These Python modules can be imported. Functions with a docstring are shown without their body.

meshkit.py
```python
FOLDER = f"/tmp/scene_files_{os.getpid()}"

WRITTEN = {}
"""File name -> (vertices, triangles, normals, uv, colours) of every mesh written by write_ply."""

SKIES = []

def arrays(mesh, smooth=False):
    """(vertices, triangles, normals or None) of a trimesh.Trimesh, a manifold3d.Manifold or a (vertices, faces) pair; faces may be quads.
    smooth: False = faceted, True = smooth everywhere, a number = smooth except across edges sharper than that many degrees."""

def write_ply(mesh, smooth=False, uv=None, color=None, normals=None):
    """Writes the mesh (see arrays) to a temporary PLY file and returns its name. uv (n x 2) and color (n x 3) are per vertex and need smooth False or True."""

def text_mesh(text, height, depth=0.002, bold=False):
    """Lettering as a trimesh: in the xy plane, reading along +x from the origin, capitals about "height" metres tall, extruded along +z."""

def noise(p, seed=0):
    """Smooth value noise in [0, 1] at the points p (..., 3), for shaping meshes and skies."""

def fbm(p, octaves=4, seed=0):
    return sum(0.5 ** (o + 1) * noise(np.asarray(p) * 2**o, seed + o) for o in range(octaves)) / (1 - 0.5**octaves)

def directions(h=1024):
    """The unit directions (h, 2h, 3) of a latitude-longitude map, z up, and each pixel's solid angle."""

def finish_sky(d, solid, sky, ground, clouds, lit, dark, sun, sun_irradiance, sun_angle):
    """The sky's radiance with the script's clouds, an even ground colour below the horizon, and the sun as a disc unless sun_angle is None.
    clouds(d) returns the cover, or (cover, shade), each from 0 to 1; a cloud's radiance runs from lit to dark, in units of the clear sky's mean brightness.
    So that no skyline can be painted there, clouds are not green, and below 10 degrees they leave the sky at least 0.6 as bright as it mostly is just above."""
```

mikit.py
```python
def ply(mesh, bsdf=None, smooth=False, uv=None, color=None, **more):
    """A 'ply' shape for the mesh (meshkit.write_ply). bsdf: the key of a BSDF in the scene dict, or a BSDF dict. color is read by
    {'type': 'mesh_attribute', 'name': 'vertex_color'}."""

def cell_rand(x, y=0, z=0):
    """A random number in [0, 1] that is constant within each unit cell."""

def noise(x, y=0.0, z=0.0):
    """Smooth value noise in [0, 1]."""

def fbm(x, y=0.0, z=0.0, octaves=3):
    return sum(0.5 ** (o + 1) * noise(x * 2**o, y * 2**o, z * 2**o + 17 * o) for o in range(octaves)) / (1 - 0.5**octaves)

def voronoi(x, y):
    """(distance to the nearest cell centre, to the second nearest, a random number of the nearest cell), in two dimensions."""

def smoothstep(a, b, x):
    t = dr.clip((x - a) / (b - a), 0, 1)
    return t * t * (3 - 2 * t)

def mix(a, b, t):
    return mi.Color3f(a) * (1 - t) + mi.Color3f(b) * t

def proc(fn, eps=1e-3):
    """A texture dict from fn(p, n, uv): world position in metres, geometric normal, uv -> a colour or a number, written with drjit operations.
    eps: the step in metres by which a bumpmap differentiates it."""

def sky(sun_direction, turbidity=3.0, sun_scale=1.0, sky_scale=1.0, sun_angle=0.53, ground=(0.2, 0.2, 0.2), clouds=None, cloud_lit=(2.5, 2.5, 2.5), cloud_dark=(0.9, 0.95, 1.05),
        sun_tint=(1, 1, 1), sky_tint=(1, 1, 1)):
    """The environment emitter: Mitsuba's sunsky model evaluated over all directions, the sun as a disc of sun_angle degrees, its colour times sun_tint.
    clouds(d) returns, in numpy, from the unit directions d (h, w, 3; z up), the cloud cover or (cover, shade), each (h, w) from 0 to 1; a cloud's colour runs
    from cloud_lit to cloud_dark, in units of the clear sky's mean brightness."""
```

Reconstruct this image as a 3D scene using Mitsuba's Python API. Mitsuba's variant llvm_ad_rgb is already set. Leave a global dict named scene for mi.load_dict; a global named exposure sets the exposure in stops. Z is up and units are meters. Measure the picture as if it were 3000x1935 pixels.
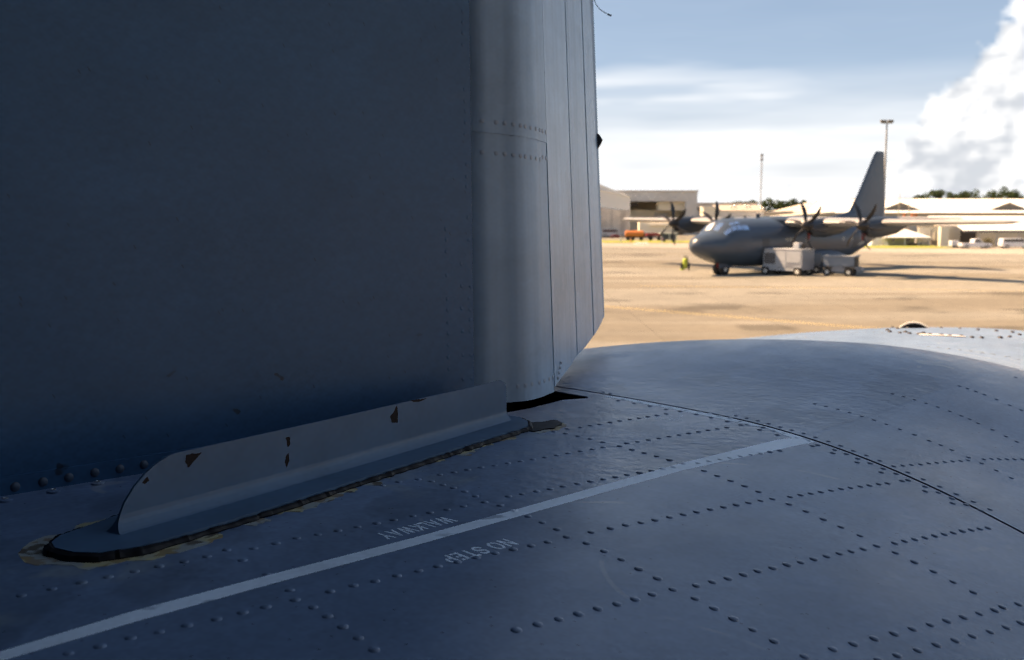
import math, json
import numpy as np, trimesh, manifold3d as m3
import shapely.geometry as sg, shapely.ops as so
import drjit as dr
import mitsuba as mi
import mikit, meshkit
from mikit import noise, fbm, voronoi, smoothstep, mix, proc

T = mi.ScalarTransform4f
scene, labels = {}, {}
EYE = 4.96                                   # camera height above the apron, metres

# ------------------------------------------------------------------ camera, sky, exposure
scene['camera'] = {'type': 'thinlens', 'fov': 54.43, 'fov_axis': 'x', 'near_clip': 0.05, 'far_clip': 12000.0,
                   'aperture_radius': 0.0020, 'focus_distance': 1.38,
                   'to_world': T().look_at(origin=[0, 0, EYE], target=[0, math.cos(0.11415), EYE - math.sin(0.11415)], up=[0, 0, 1])}
SUN = np.array([-0.965, 0.26, 1.18])


def clouds(d):
    az = np.degrees(np.arctan2(d[..., 0], d[..., 1])); el = np.degrees(np.arcsin(np.clip(d[..., 2], -1, 1)))
    p = np.stack([az / 2.1, el / 1.5, np.zeros_like(az)], -1)
    n = meshkit.fbm(p, 5, 3)
    fine = meshkit.fbm(p * np.array([2.4, 2.4, 1]), 5, 9)
    # tall cumulus: a bank whose top climbs to the right, broken into turrets
    top = np.interp(az, [8, 13, 17, 19.5, 20.8, 21.8, 22.5, 23.5, 24.3, 25.3, 26.0, 26.8, 28, 31, 38, 48, 70, 110, 180], [0.6, 1.4, 2.0, 2.3, 3.4, 5.3, 6.8, 7.5, 8.2, 9.0, 10.6, 12.2, 13.0, 12.5, 8, 4, 2.5, 1, 0])
    top = np.where(az < 0, 0, top)
    dens = top - el + (n - 0.5) * 2.6 + (fine - .5) * 2.3
    cum = np.clip(dens / 0.9, 0, 1) ** .8
    soft = meshkit.fbm(p * np.array([2.0, 2.0, 1]), 3, 9)
    toward = meshkit.fbm((p + np.array([-.2, .17, 0])) * np.array([2.0, 2.0, 1]), 3, 9)
    broad = meshkit.fbm(p * np.array([1.1, 1.3, 1]) + 7, 3, 13)
    sh = np.clip(.30 + 1.5 * (toward - soft) + 1.3 * (broad - .5) + .07 * np.clip(dens, 0, 6), 0, 1)
    # thin sheets of high cloud in long bands, whiter towards the horizon
    q = np.stack([az / 9.0 + el * .07, el / 1.05 - az * 0.018, np.zeros_like(az) + 4], -1)
    band = meshkit.fbm(q, 4, 21)
    veil = np.clip((band - 0.30) * 2.2, 0, 1) * np.clip((9.0 - el + 0.10 * (14 - az)) / 3.4, 0, 1) * 0.85
    low = np.clip((8.8 - el) / 6.4, 0, 1) ** 0.8 * (.76 + .34 * band)
    wide = np.clip((meshkit.fbm(np.stack([d[..., 0] * 3, d[..., 1] * 3, d[..., 2] * 5], -1), 5, 33) - 0.56) * 5, 0, 1) * np.clip((el - 16) / 10, 0, 1) * 0.3
    thin = np.clip(np.maximum(np.maximum(np.maximum(veil, low), wide), .16), 0, .97)
    cover = np.maximum(cum, thin)
    shade = np.where(cum > thin, sh, 0.44 + .7 * (.5 - band))
    return cover, shade


scene['sky'] = mikit.sky(SUN, turbidity=3.0, sun_scale=1.15, sky_scale=0.6, ground=(0.25, 0.22, 0.17), clouds=clouds,
                         cloud_lit=(4.6, 4.5, 4.35), cloud_dark=(2.3, 2.4, 2.55), sun_tint=(1.26, 1.0, 0.78), sky_tint=(.94, 0.92, 0.90))
exposure = 2.6

DATA = json.loads('''{"NEAR":[[0.0954,1.6899],[0.1194,1.7043],[0.138,1.72],[0.1554,1.7323],[0.1755,1.7495],[0.1941,1.7632],[0.2139,1.7769],[0.2322,1.7895],[0.2503,1.8033],[0.2688,1.8159],[0.2882,1.8297],[-0.1008,1.3581],[-0.082,1.3739],[-0.0633,1.3888],[-0.0447,1.4039],[-0.0251,1.4169],[-0.0061,1.4312],[0.0128,1.4458],[0.0314,1.4581],[0.0503,1.4718],[0.0685,1.487],[0.0867,1.501],[0.1066,1.5171],[0.1264,1.5319],[0.1444,1.5468],[0.1855,1.5774],[0.2046,1.589],[0.2243,1.6038],[0.2433,1.6168],[0.2625,1.6309],[0.2813,1.6442],[0.3002,1.6587],[0.3191,1.6714],[0.3382,1.6854],[0.357,1.6986],[0.3758,1.7109],[-0.2364,1.0598],[-0.2159,1.0738],[-0.1964,1.0896],[-0.1768,1.1057],[-0.1569,1.1208],[-0.1388,1.1352],[-0.1182,1.1526],[-0.0989,1.1678],[-0.0793,1.1825],[-0.0601,1.1975],[-0.0045,1.2463],[0.0129,1.2589],[0.0323,1.2731],[0.0506,1.2862],[0.0686,1.3008],[0.0886,1.3159],[0.1074,1.3299],[0.1262,1.3428],[0.1444,1.3567],[0.1622,1.3709],[0.1817,1.3842],[0.2006,1.3977],[0.2188,1.4106],[0.2367,1.4223],[0.2778,1.4527],[0.2969,1.467],[0.3164,1.4809],[0.3344,1.4941],[0.3541,1.5086],[0.3733,1.5226],[0.3918,1.5359],[0.4097,1.5485],[0.4291,1.5617],[-0.1701,0.8963],[-0.1507,0.9131],[-0.1321,0.9266],[-0.1128,0.9429],[-0.0931,0.9586],[-0.075,0.9736],[-0.056,0.9885],[-0.037,1.0038],[-0.0177,1.0203],[0.0013,1.0347],[0.0207,1.0496],[0.0394,1.0648],[0.0909,1.1073],[0.1148,1.1255],[0.1341,1.141],[0.1541,1.1546],[0.1729,1.1683],[0.1927,1.1833],[0.2121,1.1986],[0.2316,1.2135],[0.2515,1.2287],[0.2715,1.2435],[0.2912,1.2576],[0.3105,1.2719],[0.3299,1.2865],[0.3777,1.3168],[0.3961,1.3311],[0.4137,1.3434],[0.4319,1.3562],[0.4502,1.3691],[0.4691,1.3835],[0.4864,1.3947],[0.5048,1.4074],[0.5223,1.419],[0.5407,1.4321],[0.5578,1.4429],[0.0037,0.8317],[0.0228,0.8469],[0.0421,0.8622],[0.0609,0.8773],[0.08,0.8934],[0.0996,0.9087],[0.1187,0.9242],[0.1377,0.9406],[0.1606,0.9585],[0.1873,0.9754],[0.2066,0.9901],[0.2259,1.0045],[0.2458,1.0205],[0.2649,1.0361],[0.2847,1.0505],[0.3046,1.0659],[0.3238,1.0795],[0.3433,1.0953],[0.3627,1.1101],[0.3823,1.1253],[0.4008,1.1385],[0.4201,1.1528],[0.4431,1.1714],[0.4727,1.1918],[0.4904,1.205],[0.5085,1.2179],[0.5267,1.231],[0.545,1.2449],[0.563,1.2576],[0.5804,1.2702],[0.5985,1.2839],[0.6158,1.2953],[0.6327,1.3067],[0.6488,1.3172],[0.2624,0.8536],[0.2956,0.8776],[0.321,0.8962],[0.3478,0.9158],[0.3744,0.935],[0.4,0.9539],[0.4257,0.9725],[0.4506,0.9902],[0.4759,1.0081],[0.5014,1.0264],[0.5269,1.0447],[0.0617,1.0856],[-0.1721,1.295],[-0.1535,1.3159],[-0.1284,1.3312],[-0.2543,1.0399],[-0.1092,1.3201],[-0.0929,1.3027],[-0.0775,1.2868],[-0.062,1.2683],[-0.0469,1.2464],[-0.0345,1.2177],[-0.0146,1.2031],[0.0029,1.1791],[0.0192,1.1569],[0.0354,1.1349],[0.0519,1.1112],[0.0826,1.0688],[0.1001,1.0466],[0.1167,1.0261],[0.1323,1.0029],[0.1489,0.9829],[0.1803,0.9431],[0.1954,0.9256],[0.2103,0.908],[0.2247,0.8906],[0.2401,0.8739],[0.0714,1.6655],[0.091,1.6506],[0.1103,1.6307],[0.1292,1.6082],[0.1478,1.5842],[0.1717,1.5553],[0.1884,1.5301],[0.2047,1.5084],[0.2209,1.4882],[0.2372,1.4663],[0.2544,1.4442],[0.2787,1.4109],[0.2934,1.3886],[0.3079,1.368],[0.3228,1.3471],[0.3371,1.3264],[0.349,1.2995],[0.3672,1.2841],[0.3835,1.2628],[0.3992,1.2399],[0.4152,1.2196],[0.432,1.1984],[0.4611,1.1588],[0.4763,1.1395],[0.4915,1.121],[0.5055,1.1005],[0.5208,1.0825],[0.5418,1.0577],[-0.1977,0.8732],[-0.178,0.8563],[-0.1614,0.8365],[-0.1444,0.8151],[-0.1279,0.7942],[-0.112,0.7739],[0.0382,1.702],[0.0587,1.6911],[-0.3894,0.927],[-0.3703,0.9441],[-0.352,0.96],[-0.332,0.9753],[-0.3143,0.9927],[-0.3004,1.0154],[-0.2739,1.0223],[-0.4277,0.8919],[-0.4082,0.9105],[-0.4473,0.874],[-0.2199,0.8549],[-0.2367,0.8405],[-0.2548,0.8247],[-0.2754,0.8098],[-0.2936,0.7946],[-0.3124,0.7814],[-0.3302,0.7638],[-0.349,0.7493],[-0.2404,0.9416],[-0.2749,0.9825],[-0.2081,0.8983],[0.3365,0.8736],[0.3599,0.8895],[0.3871,0.9088],[0.4137,0.9291],[0.4404,0.9479],[0.4664,0.9666],[0.4938,0.9862],[0.5206,1.006],[0.5468,1.0264],[0.569,1.0764],[0.2132,1.9654],[0.2248,1.9793],[0.241,1.9358],[0.2558,1.9449],[0.2683,1.9073],[0.289,1.9107],[0.2949,1.8734],[0.3045,1.8941],[0.3183,1.8535],[0.3311,1.8622],[0.3431,1.8242],[0.3532,1.8428],[0.365,1.7947],[0.3685,1.8276],[0.3828,1.8043],[0.388,1.7624],[0.3979,1.7857],[0.406,1.7343],[0.4114,1.7618],[0.4185,1.741],[0.4309,1.701],[0.4416,1.7197],[0.4548,1.6988],[0.4536,1.6686],[0.4684,1.6831],[0.4826,1.6554],[0.499,1.6404],[0.4955,1.6091],[0.5071,1.6183],[0.5282,1.5965],[0.5188,1.576],[0.5416,1.579],[0.5533,1.5584],[0.5445,1.5358],[0.5663,1.5396],[0.5793,1.5187],[0.5679,1.4964],[0.5926,1.5006],[0.6013,1.475],[0.5887,1.4666],[0.6192,1.4556],[0.6095,1.432],[0.6312,1.4366],[0.6437,1.4189],[0.6352,1.3972],[0.6564,1.4013],[0.6722,1.3881]],"AFT":[[0.1913,2.0622],[0.2045,2.0453],[0.4141,1.8095],[0.4292,1.7899],[0.4444,1.7697],[0.4588,1.7488],[0.4735,1.7266],[0.4888,1.7081],[0.5042,1.6893],[0.5181,1.6679],[0.5338,1.647],[0.5475,1.6254],[0.5609,1.6014],[0.5752,1.5823],[0.5893,1.5602],[0.6035,1.5385],[0.6166,1.5152],[0.6309,1.4905],[0.6458,1.4662],[0.6606,1.4425],[0.676,1.4206],[0.6905,1.3994],[0.5941,1.9244],[0.611,1.9073],[0.628,1.8886],[0.6441,1.8682],[0.6598,1.8475],[0.6756,1.8265],[0.6908,1.8043],[0.7056,1.7786],[0.7222,1.7531],[0.7376,1.7261],[0.7503,1.7081],[0.7611,1.6882],[0.7767,1.6587],[0.7892,1.6364],[0.8016,1.6102],[0.8136,1.5841],[0.7873,2.0311],[0.8039,2.0156],[0.8201,1.9985],[0.8362,1.9799],[0.852,1.9615],[0.8672,1.941],[0.8811,1.9197],[0.8905,1.9046],[0.8978,1.8848],[0.9125,1.8564],[0.9242,1.8277],[0.934,1.8061],[0.9723,2.1353],[0.9846,2.1226],[0.9956,2.1075],[1.0068,2.0915],[1.0214,2.0687],[1.0357,2.0403],[1.0495,2.0193],[1.1853,2.3153],[0.6222,1.5497],[0.6405,1.5608],[0.6593,1.5716],[0.6783,1.5851],[0.6961,1.5963],[0.7145,1.6078],[0.7325,1.6192],[0.7505,1.6294],[0.7682,1.6408],[0.8053,1.6626],[0.8236,1.6731],[0.8406,1.6805],[0.8578,1.6881],[0.8749,1.6964],[0.8925,1.7043]],"LIT":[[1.1486,3.9859],[1.1675,3.9321],[1.1768,3.8497],[1.1889,3.7808],[1.398,3.3158],[1.4282,3.3057],[1.459,3.2964],[1.4927,3.29],[1.5289,3.2863],[1.5628,3.2777],[1.6011,3.2741],[1.6316,3.2583],[1.6602,3.2343],[1.5021,4.6376],[1.515,4.5637],[1.5174,4.4605],[1.5201,4.3614],[1.5302,4.2828],[1.5494,4.2359],[1.5615,4.1691]],"BOLTS":[[2.079,5.4089],[1.8769,4.8148],[2.015,5.0359],[2.1766,5.2463],[2.2109,5.0973],[2.2825,5.043],[2.2873,4.8552],[2.3911,4.8826],[2.4867,4.915],[2.4046,4.683],[1.7181,4.5284],[1.6445,4.3031],[1.6418,4.1852],[1.6963,4.2615],[1.66,4.1279],[1.6807,4.0806],[1.7379,4.1764],[1.7188,4.0668],[1.7546,4.0393],[1.7767,4.0115],[1.8359,4.0384],[1.8593,3.9946],[1.9129,4.0247],[2.0585,4.1657],[2.1879,4.3453]],"SEAM":[[0.103,2.1427],[0.1475,2.0942],[0.1854,2.0423],[0.2646,1.9515],[0.3103,1.9059],[0.3471,1.8669],[0.3735,1.8337],[0.4009,1.7997],[0.4299,1.7572],[0.4324,1.7715],[0.481,1.6861],[0.514,1.6432],[0.5536,1.5812],[0.5862,1.5345],[0.6089,1.4854],[0.633,1.4455],[0.6584,1.4132],[0.6757,1.3874]],"STRIPE_UP":[[-0.4031,0.75],[-0.3304,0.8422],[-0.2341,0.942],[-0.1127,1.0622],[0.0195,1.2017],[0.2542,1.4506],[0.4455,1.6343]],"STRIPE_LO":[[-0.3944,0.7329],[-0.321,0.8173],[-0.2279,0.916],[-0.1098,1.0344],[0.016,1.1657],[0.2467,1.4068],[0.4645,1.6004]],"TAPE_LO":[[0.1863,2.0221],[0.2615,1.928],[0.3061,1.8796],[0.3671,1.802],[0.4234,1.7301],[0.4422,1.7259],[0.4787,1.6414],[0.4914,1.62]],"SLOT":[[-0.0378,1.8101],[-0.016,1.8348],[0.0328,1.8856],[0.1033,1.9801],[0.1556,1.9977],[0.1543,2.0175],[0.101,2.0749],[0.0452,2.168],[-0.0424,2.0326]],"SCREW":[[-0.5855,1.24],[-0.6239,1.1946],[-0.5472,1.2845]],"LEAF":[[0.0001,-0.0001],[0.0092,0.0182],[0.0197,0.0385],[0.0336,0.0542],[0.0488,0.0657],[0.0628,0.0736],[0.081,0.0798],[0.102,0.0825],[0.1292,0.0822],[0.1632,0.0819],[0.3399,0.0818],[0.4894,0.0817],[0.6989,0.0801],[0.7943,0.0802],[0.8073,0.0744],[0.8126,0.065],[0.8138,-0.0003]],"CHIPS":[[[0.1071,0.0762],[0.1302,0.0753],[0.1175,0.0666],[0.1096,0.0603],[0.1054,0.0688]],[[0.0523,0.0619],[0.055,0.0571],[0.0482,0.0536],[0.0446,0.0561]],[[0.5011,0.0792],[0.5042,0.0698],[0.5029,0.052],[0.4888,0.0557],[0.4853,0.0652],[0.4938,0.0698]],[[0.535,0.0819],[0.5778,0.0796],[0.5598,0.0768],[0.5423,0.0787]],[[0.2686,0.0695],[0.2758,0.0696],[0.2761,0.0591],[0.2717,0.056]],[[0.2677,0.045],[0.2732,0.0492],[0.2739,0.0386],[0.269,0.0304],[0.2657,0.0375]]],"BASE_ab":[[-0.0374,-0.0317],[-0.062,0.015],[-0.0466,0.0378],[-0.0037,0.0617],[0.172,0.0639],[0.4168,0.0558],[0.6436,0.0531],[0.7983,0.0594],[0.8479,0.0006],[-0.0301,-0.04],[-0.0017,-0.0423],[0.0489,-0.0546]],"FIN_BOLT":[[-0.7997,-0.3406],[-0.7658,-0.3407],[-0.733,-0.3413],[-0.6989,-0.3409],[-0.6648,-0.3421],[-0.6309,-0.3422],[-0.8335,-0.3406]],"FIN_RIV":[[-0.0096,-0.003],[-0.0078,-0.0429],[-0.0051,-0.1272],[-0.0099,-0.1478],[-0.0079,-0.1689],[-0.0073,-0.1873],[-0.0081,-0.2082],[-0.0066,-0.2519],[-0.0058,-0.2945],[-0.0277,-0.0848],[-0.027,-0.1248],[-0.0283,-0.1649],[-0.0269,-0.2067],[-0.0265,-0.2499],[-0.0268,-0.2933],[-0.0632,-0.0231],[-0.0623,-0.0419],[-0.0632,-0.0621],[-0.0623,-0.104],[-0.062,-0.146],[-0.0619,-0.1665],[-0.0617,-0.1883],[-0.0609,-0.2077],[-0.0614,-0.2283],[-0.0623,-0.2502],[-0.0605,-0.2712],[-0.0158,0.356],[-0.0159,0.3368],[-0.0161,0.3187],[-0.0162,0.2983],[-0.0129,0.2222],[-0.0131,0.2015],[-0.0126,0.1843],[-0.0127,0.1647],[-0.0141,0.1438],[-0.0113,0.0916],[-0.0114,0.0694],[-0.0115,0.0518]]}''')


# ------------------------------------------------------------------ helpers
def bsdf(key, d):
    scene[key] = d


def plain(key, rgb, rough=0.6, metallic=0.0, spec=0.5, **k):
    scene[key] = {'type': 'twosided', 'bsdf': {'type': 'principled', 'base_color': {'type': 'rgb', 'value': list(rgb)}, 'roughness': rough, 'metallic': metallic, 'specular': spec, **k}}


def worn(key, rgb, rough=0.6, var=0.12, scale=3.0, streak=None, spec=0.5, metallic=0.0):
    """Plain paint or concrete with low-contrast blotches and grain."""
    def f(p, n, uv):
        a = fbm(p.x * scale, p.y * scale, p.z * scale, octaves=4)
        b = noise(p.x * scale * 9, p.y * scale * 9, p.z * scale * 9)
        k = 1 + var * 2 * (a - 0.5) + var * 0.5 * (b - 0.5)
        if streak:
            k *= 1 - streak * smoothstep(0.5, 0.8, fbm((p.x + p.y) * scale * 4, p.z * scale * 0.3, octaves=3))
        return mi.Color3f(*rgb) * k
    scene[key] = {'type': 'twosided', 'bsdf': {'type': 'principled', 'base_color': proc(f), 'roughness': rough, 'specular': spec, 'metallic': metallic}}


used = {}


def numbered(key):
    i = used.get(key, -1) + 1
    used[key] = i
    return key if i == 0 else f'{key}_{i:03d}'


def part(name, mesh, mat, parent=None, smooth=30, **k):
    key = numbered((parent + '__' if parent else '') + name)
    scene[key] = mesh if isinstance(mesh, dict) else mikit.ply(mesh, mat, smooth=smooth, **k)
    return key


def tag(key, label, cat=None, group=None, kind=None):
    labels[key] = {a: b for a, b in (('label', label), ('category', cat), ('group', group), ('kind', kind)) if b}
    return key


def thing(name, label, cat, group=None):
    return tag(numbered(name), label, cat, group)


def box(x0, x1, y0, y1, z0, z1, bevel=0.0):
    x0, x1 = sorted((x0, x1)); y0, y1 = sorted((y0, y1)); z0, z1 = sorted((z0, z1))
    b = m3.Manifold.cube([x1 - x0 - 2 * bevel, y1 - y0 - 2 * bevel, z1 - z0 - 2 * bevel]).translate([x0 + bevel, y0 + bevel, z0 + bevel])
    if bevel:
        b = b.minkowski_sum(m3.Manifold.sphere(bevel, 8))
    m = b.to_mesh()
    return trimesh.Trimesh(m.vert_properties[:, :3], m.tri_verts, process=False)


def tm(man):
    m = man.to_mesh()
    return trimesh.Trimesh(m.vert_properties[:, :3], m.tri_verts, process=False)


def move(m, M):
    m = m.copy(); m.apply_transform(M); return m


def frame(o, ex, ey, ez):
    M = np.eye(4); M[:3, 0], M[:3, 1], M[:3, 2], M[:3, 3] = ex, ey, ez, o
    return M


def rotz(a, o=(0, 0, 0)):
    c, s = math.cos(a), math.sin(a)
    return frame(o, (c, s, 0), (-s, c, 0), (0, 0, 1))


def cross_section(poly):
    polys = list(poly.geoms) if hasattr(poly, 'geoms') else [poly]
    rings = []
    for p in polys:
        p = sg.polygon.orient(p)
        rings.append(np.array(p.exterior.coords)[:-1]); rings += [np.array(h.coords)[:-1] for h in p.interiors]
    return m3.CrossSection(rings, m3.FillRule.EvenOdd)


def extrude(poly, h, edge=None):
    m = m3.Manifold.extrude(cross_section(poly), h)
    return tm(m.refine_to_length(edge) if edge else m)


def grid_faces(n, m, wrap=False):
    i, j = np.meshgrid(np.arange(n - 1), np.arange(m if wrap else m - 1), indexing='ij')
    a = i * m + j; b = i * m + (j + 1) % m
    return np.stack([a, a + m, b + m, b], -1).reshape(-1, 4)


def loft(rings, cap=True):
    """Closed rings (k, m, 3) joined along their points."""
    R = np.asarray(rings, float); k, m = R.shape[:2]
    q = grid_faces(k, m, True); f = np.vstack([q[:, [0, 1, 2]], q[:, [0, 2, 3]]])
    v = R.reshape(-1, 3)
    if cap:
        v = np.vstack([v, R[0].mean(0), R[-1].mean(0)])
        i = np.arange(m); j = (i + 1) % m
        f = np.vstack([f, np.stack([i, j, i * 0 + k * m], 1), np.stack([(k - 1) * m + j, (k - 1) * m + i, i * 0 + k * m + 1], 1)])
    t = trimesh.Trimesh(v, f, process=False)
    if t.volume < 0:
        t.invert()
    return t


def tube(pts, r, sides=8):
    P = np.asarray(pts, float); t = np.gradient(P, axis=0); t /= np.linalg.norm(t, axis=1, keepdims=True)
    up = np.where(np.abs(t[:, 2:]) < 0.9, [[0, 0, 1.0]], [[1.0, 0, 0]])
    a = np.cross(t, up); a /= np.linalg.norm(a, axis=1, keepdims=True); b = np.cross(t, a)
    r = np.broadcast_to(r, (len(P),))
    g = np.arange(sides) * 2 * np.pi / sides
    return loft(P[:, None] + r[:, None, None] * (np.cos(g)[None, :, None] * a[:, None] + np.sin(g)[None, :, None] * b[:, None]))


def cyl(p0, p1, r, sides=16):
    p0, p1 = np.array(p0, float), np.array(p1, float)
    return tube([p0, p1], r, sides)


def lathe(profile, sides=20):
    """profile (r, z) turned about z."""
    g = np.arange(sides) * 2 * np.pi / sides
    return loft([[(r * math.cos(a), r * math.sin(a), z) for a in g] for r, z in profile])


# ------------------------------------------------------------------ the aircraft underfoot: one curved top skin, z(x, y)
H0, AL, BE, KP, KS, PHI, U0 = 0.3649118, 0.0161418, 0.008386, 0.2444653, 0.0948753, 0.5537016, -0.6241718
SP, CP = math.sin(PHI), math.cos(PHI)


def skin_z(X, Y):
    X, Y = np.asarray(X, float), np.asarray(Y, float)
    w = X * SP + Y * CP; u = X * CP - Y * SP - U0
    ks = KS / (1 + np.exp(-np.clip((w - 2.05) / .16, -40, 40))); w = w - 1.4
    b = .0654974 * np.exp(-((w - 1.2165439) / .5230669) ** 2 - ((u + .0379381) / 1.5386385) ** 2)
    return EYE - (H0 + AL * w + BE * w * np.abs(w) + KP * np.maximum(u, 0) ** 2 + ks * np.minimum(u, 0) ** 2 - b)


def skin_n(X, Y, e=.004):
    gx = (skin_z(X + e, Y) - skin_z(X - e, Y)) / (2 * e); gy = (skin_z(X, Y + e) - skin_z(X, Y - e)) / (2 * e)
    n = np.array([-gx, -gy, 1.0]); return n / np.linalg.norm(n)


def drape(poly, lo, hi, edge=.02):
    m = extrude(poly, hi - lo, edge)
    v = np.array(m.vertices); v[:, 2] += lo + skin_z(v[:, 0], v[:, 1])
    return trimesh.Trimesh(v, m.faces, process=False)


def wu(w, u):
    return (w * SP + u * CP, w * CP - u * SP)


# --- paints
STRIPE0, STRIPED = np.array([-.399, .749]), np.array([.7006, .7136])


def marks(p, s):
    """Low-contrast wear of the grey paint: (tone factor, scuff 0..1, grime 0..1)."""
    x, y, z = p.x, p.y, p.z
    big = fbm(x * 2.3 + z, y * 2.3, z * 2.3, octaves=4)
    mid = fbm(x * 11, y * 11, z * 11, octaves=4)
    fine = noise(x * 240, y * 240, z * 240)
    al = x * .62 + y * .78; ac = x * .78 - y * .62
    wipe = fbm(al * 3.0 + 7 * mid, ac * 26, z * 9, octaves=4)
    tone = 1 + s * ((big - .5) * .5 + (mid - .5) * .35 + (fine - .5) * .10 + (wipe - .5) * .35)
    scuff = smoothstep(.66, .80, fbm(al * 7 + 3, ac * 30 + 5, z * 20, octaves=5)) * smoothstep(.45, .6, big)
    d, _, r = voronoi(x * 46 + z * 31, y * 46)
    speck = smoothstep(.09, .04, d) * smoothstep(.86, .9, r)
    return tone, scuff, speck


def x3(v):
    return v * 330


def skin_color(p, n, uv):
    tone, scuff, speck = marks(p, 1.0)
    side = (p.x - STRIPE0[0]) * -STRIPED[1] + (p.y - STRIPE0[1]) * STRIPED[0]      # > 0 on the walkway
    walk = smoothstep(.0, .012, side) * smoothstep(2.3, 2.1, p.y)
    grit = fbm(p.x * 150, p.y * 150, octaves=3)
    near = smoothstep(.16, .02, dr.abs((p.x + .223) * .855 - (p.y - 1.385) * .519 - .05)) * walk * smoothstep(1.9, 1.5, p.y)
    pale = smoothstep(.52, .72, fbm(p.x * 16 + 2, p.y * 16, octaves=5)) * near
    stain = smoothstep(.54, .66, fbm(p.x * 9 + 9, p.y * 5, octaves=5)) * walk
    c = mi.Color3f(SKIN[0], SKIN[1], SKIN[2]) * tone * (1 - .10 * walk * (grit - .3))
    c = c * (1 - .22 * stain)
    c = mix(c, (.24, .28, .29), .30 * scuff + .45 * pale)
    g = noise(x3(p.x), x3(p.y), x3(p.z)) + noise(p.x * 140, p.y * 140, p.z * 140) - 1
    line = smoothstep(.012, .004, dr.abs(fbm(p.x * 3 + 2, p.y * 3, octaves=3) - .5)) * smoothstep(.62, .72, fbm(p.x * 9, p.y * 9 + 4, octaves=3))
    c = mix(c, (.30, .33, .35), .45 * line)
    return c * (1 + .12 * g) * (1 - .5 * speck)


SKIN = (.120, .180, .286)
HG, DX = .60, 2.0


def skin_rough(p, n, uv):
    return mi.Float(.27 + .10 * fbm(p.x * 14, p.y * 14, octaves=4))


def skin_bump(p, n, uv):
    side = (p.x - STRIPE0[0]) * -STRIPED[1] + (p.y - STRIPE0[1]) * STRIPED[0]
    walk = smoothstep(.0, .012, side) * smoothstep(2.6, 2.2, p.y)
    grit = fbm(p.x * 190, p.y * 190, octaves=2) * .00022 + fbm(p.x * 55, p.y * 75, octaves=3) * .0011
    can = fbm(p.x * 4, p.y * 4, octaves=2) * .0045
    return mi.Float(can + grit * (.20 + .8 * walk))


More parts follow.
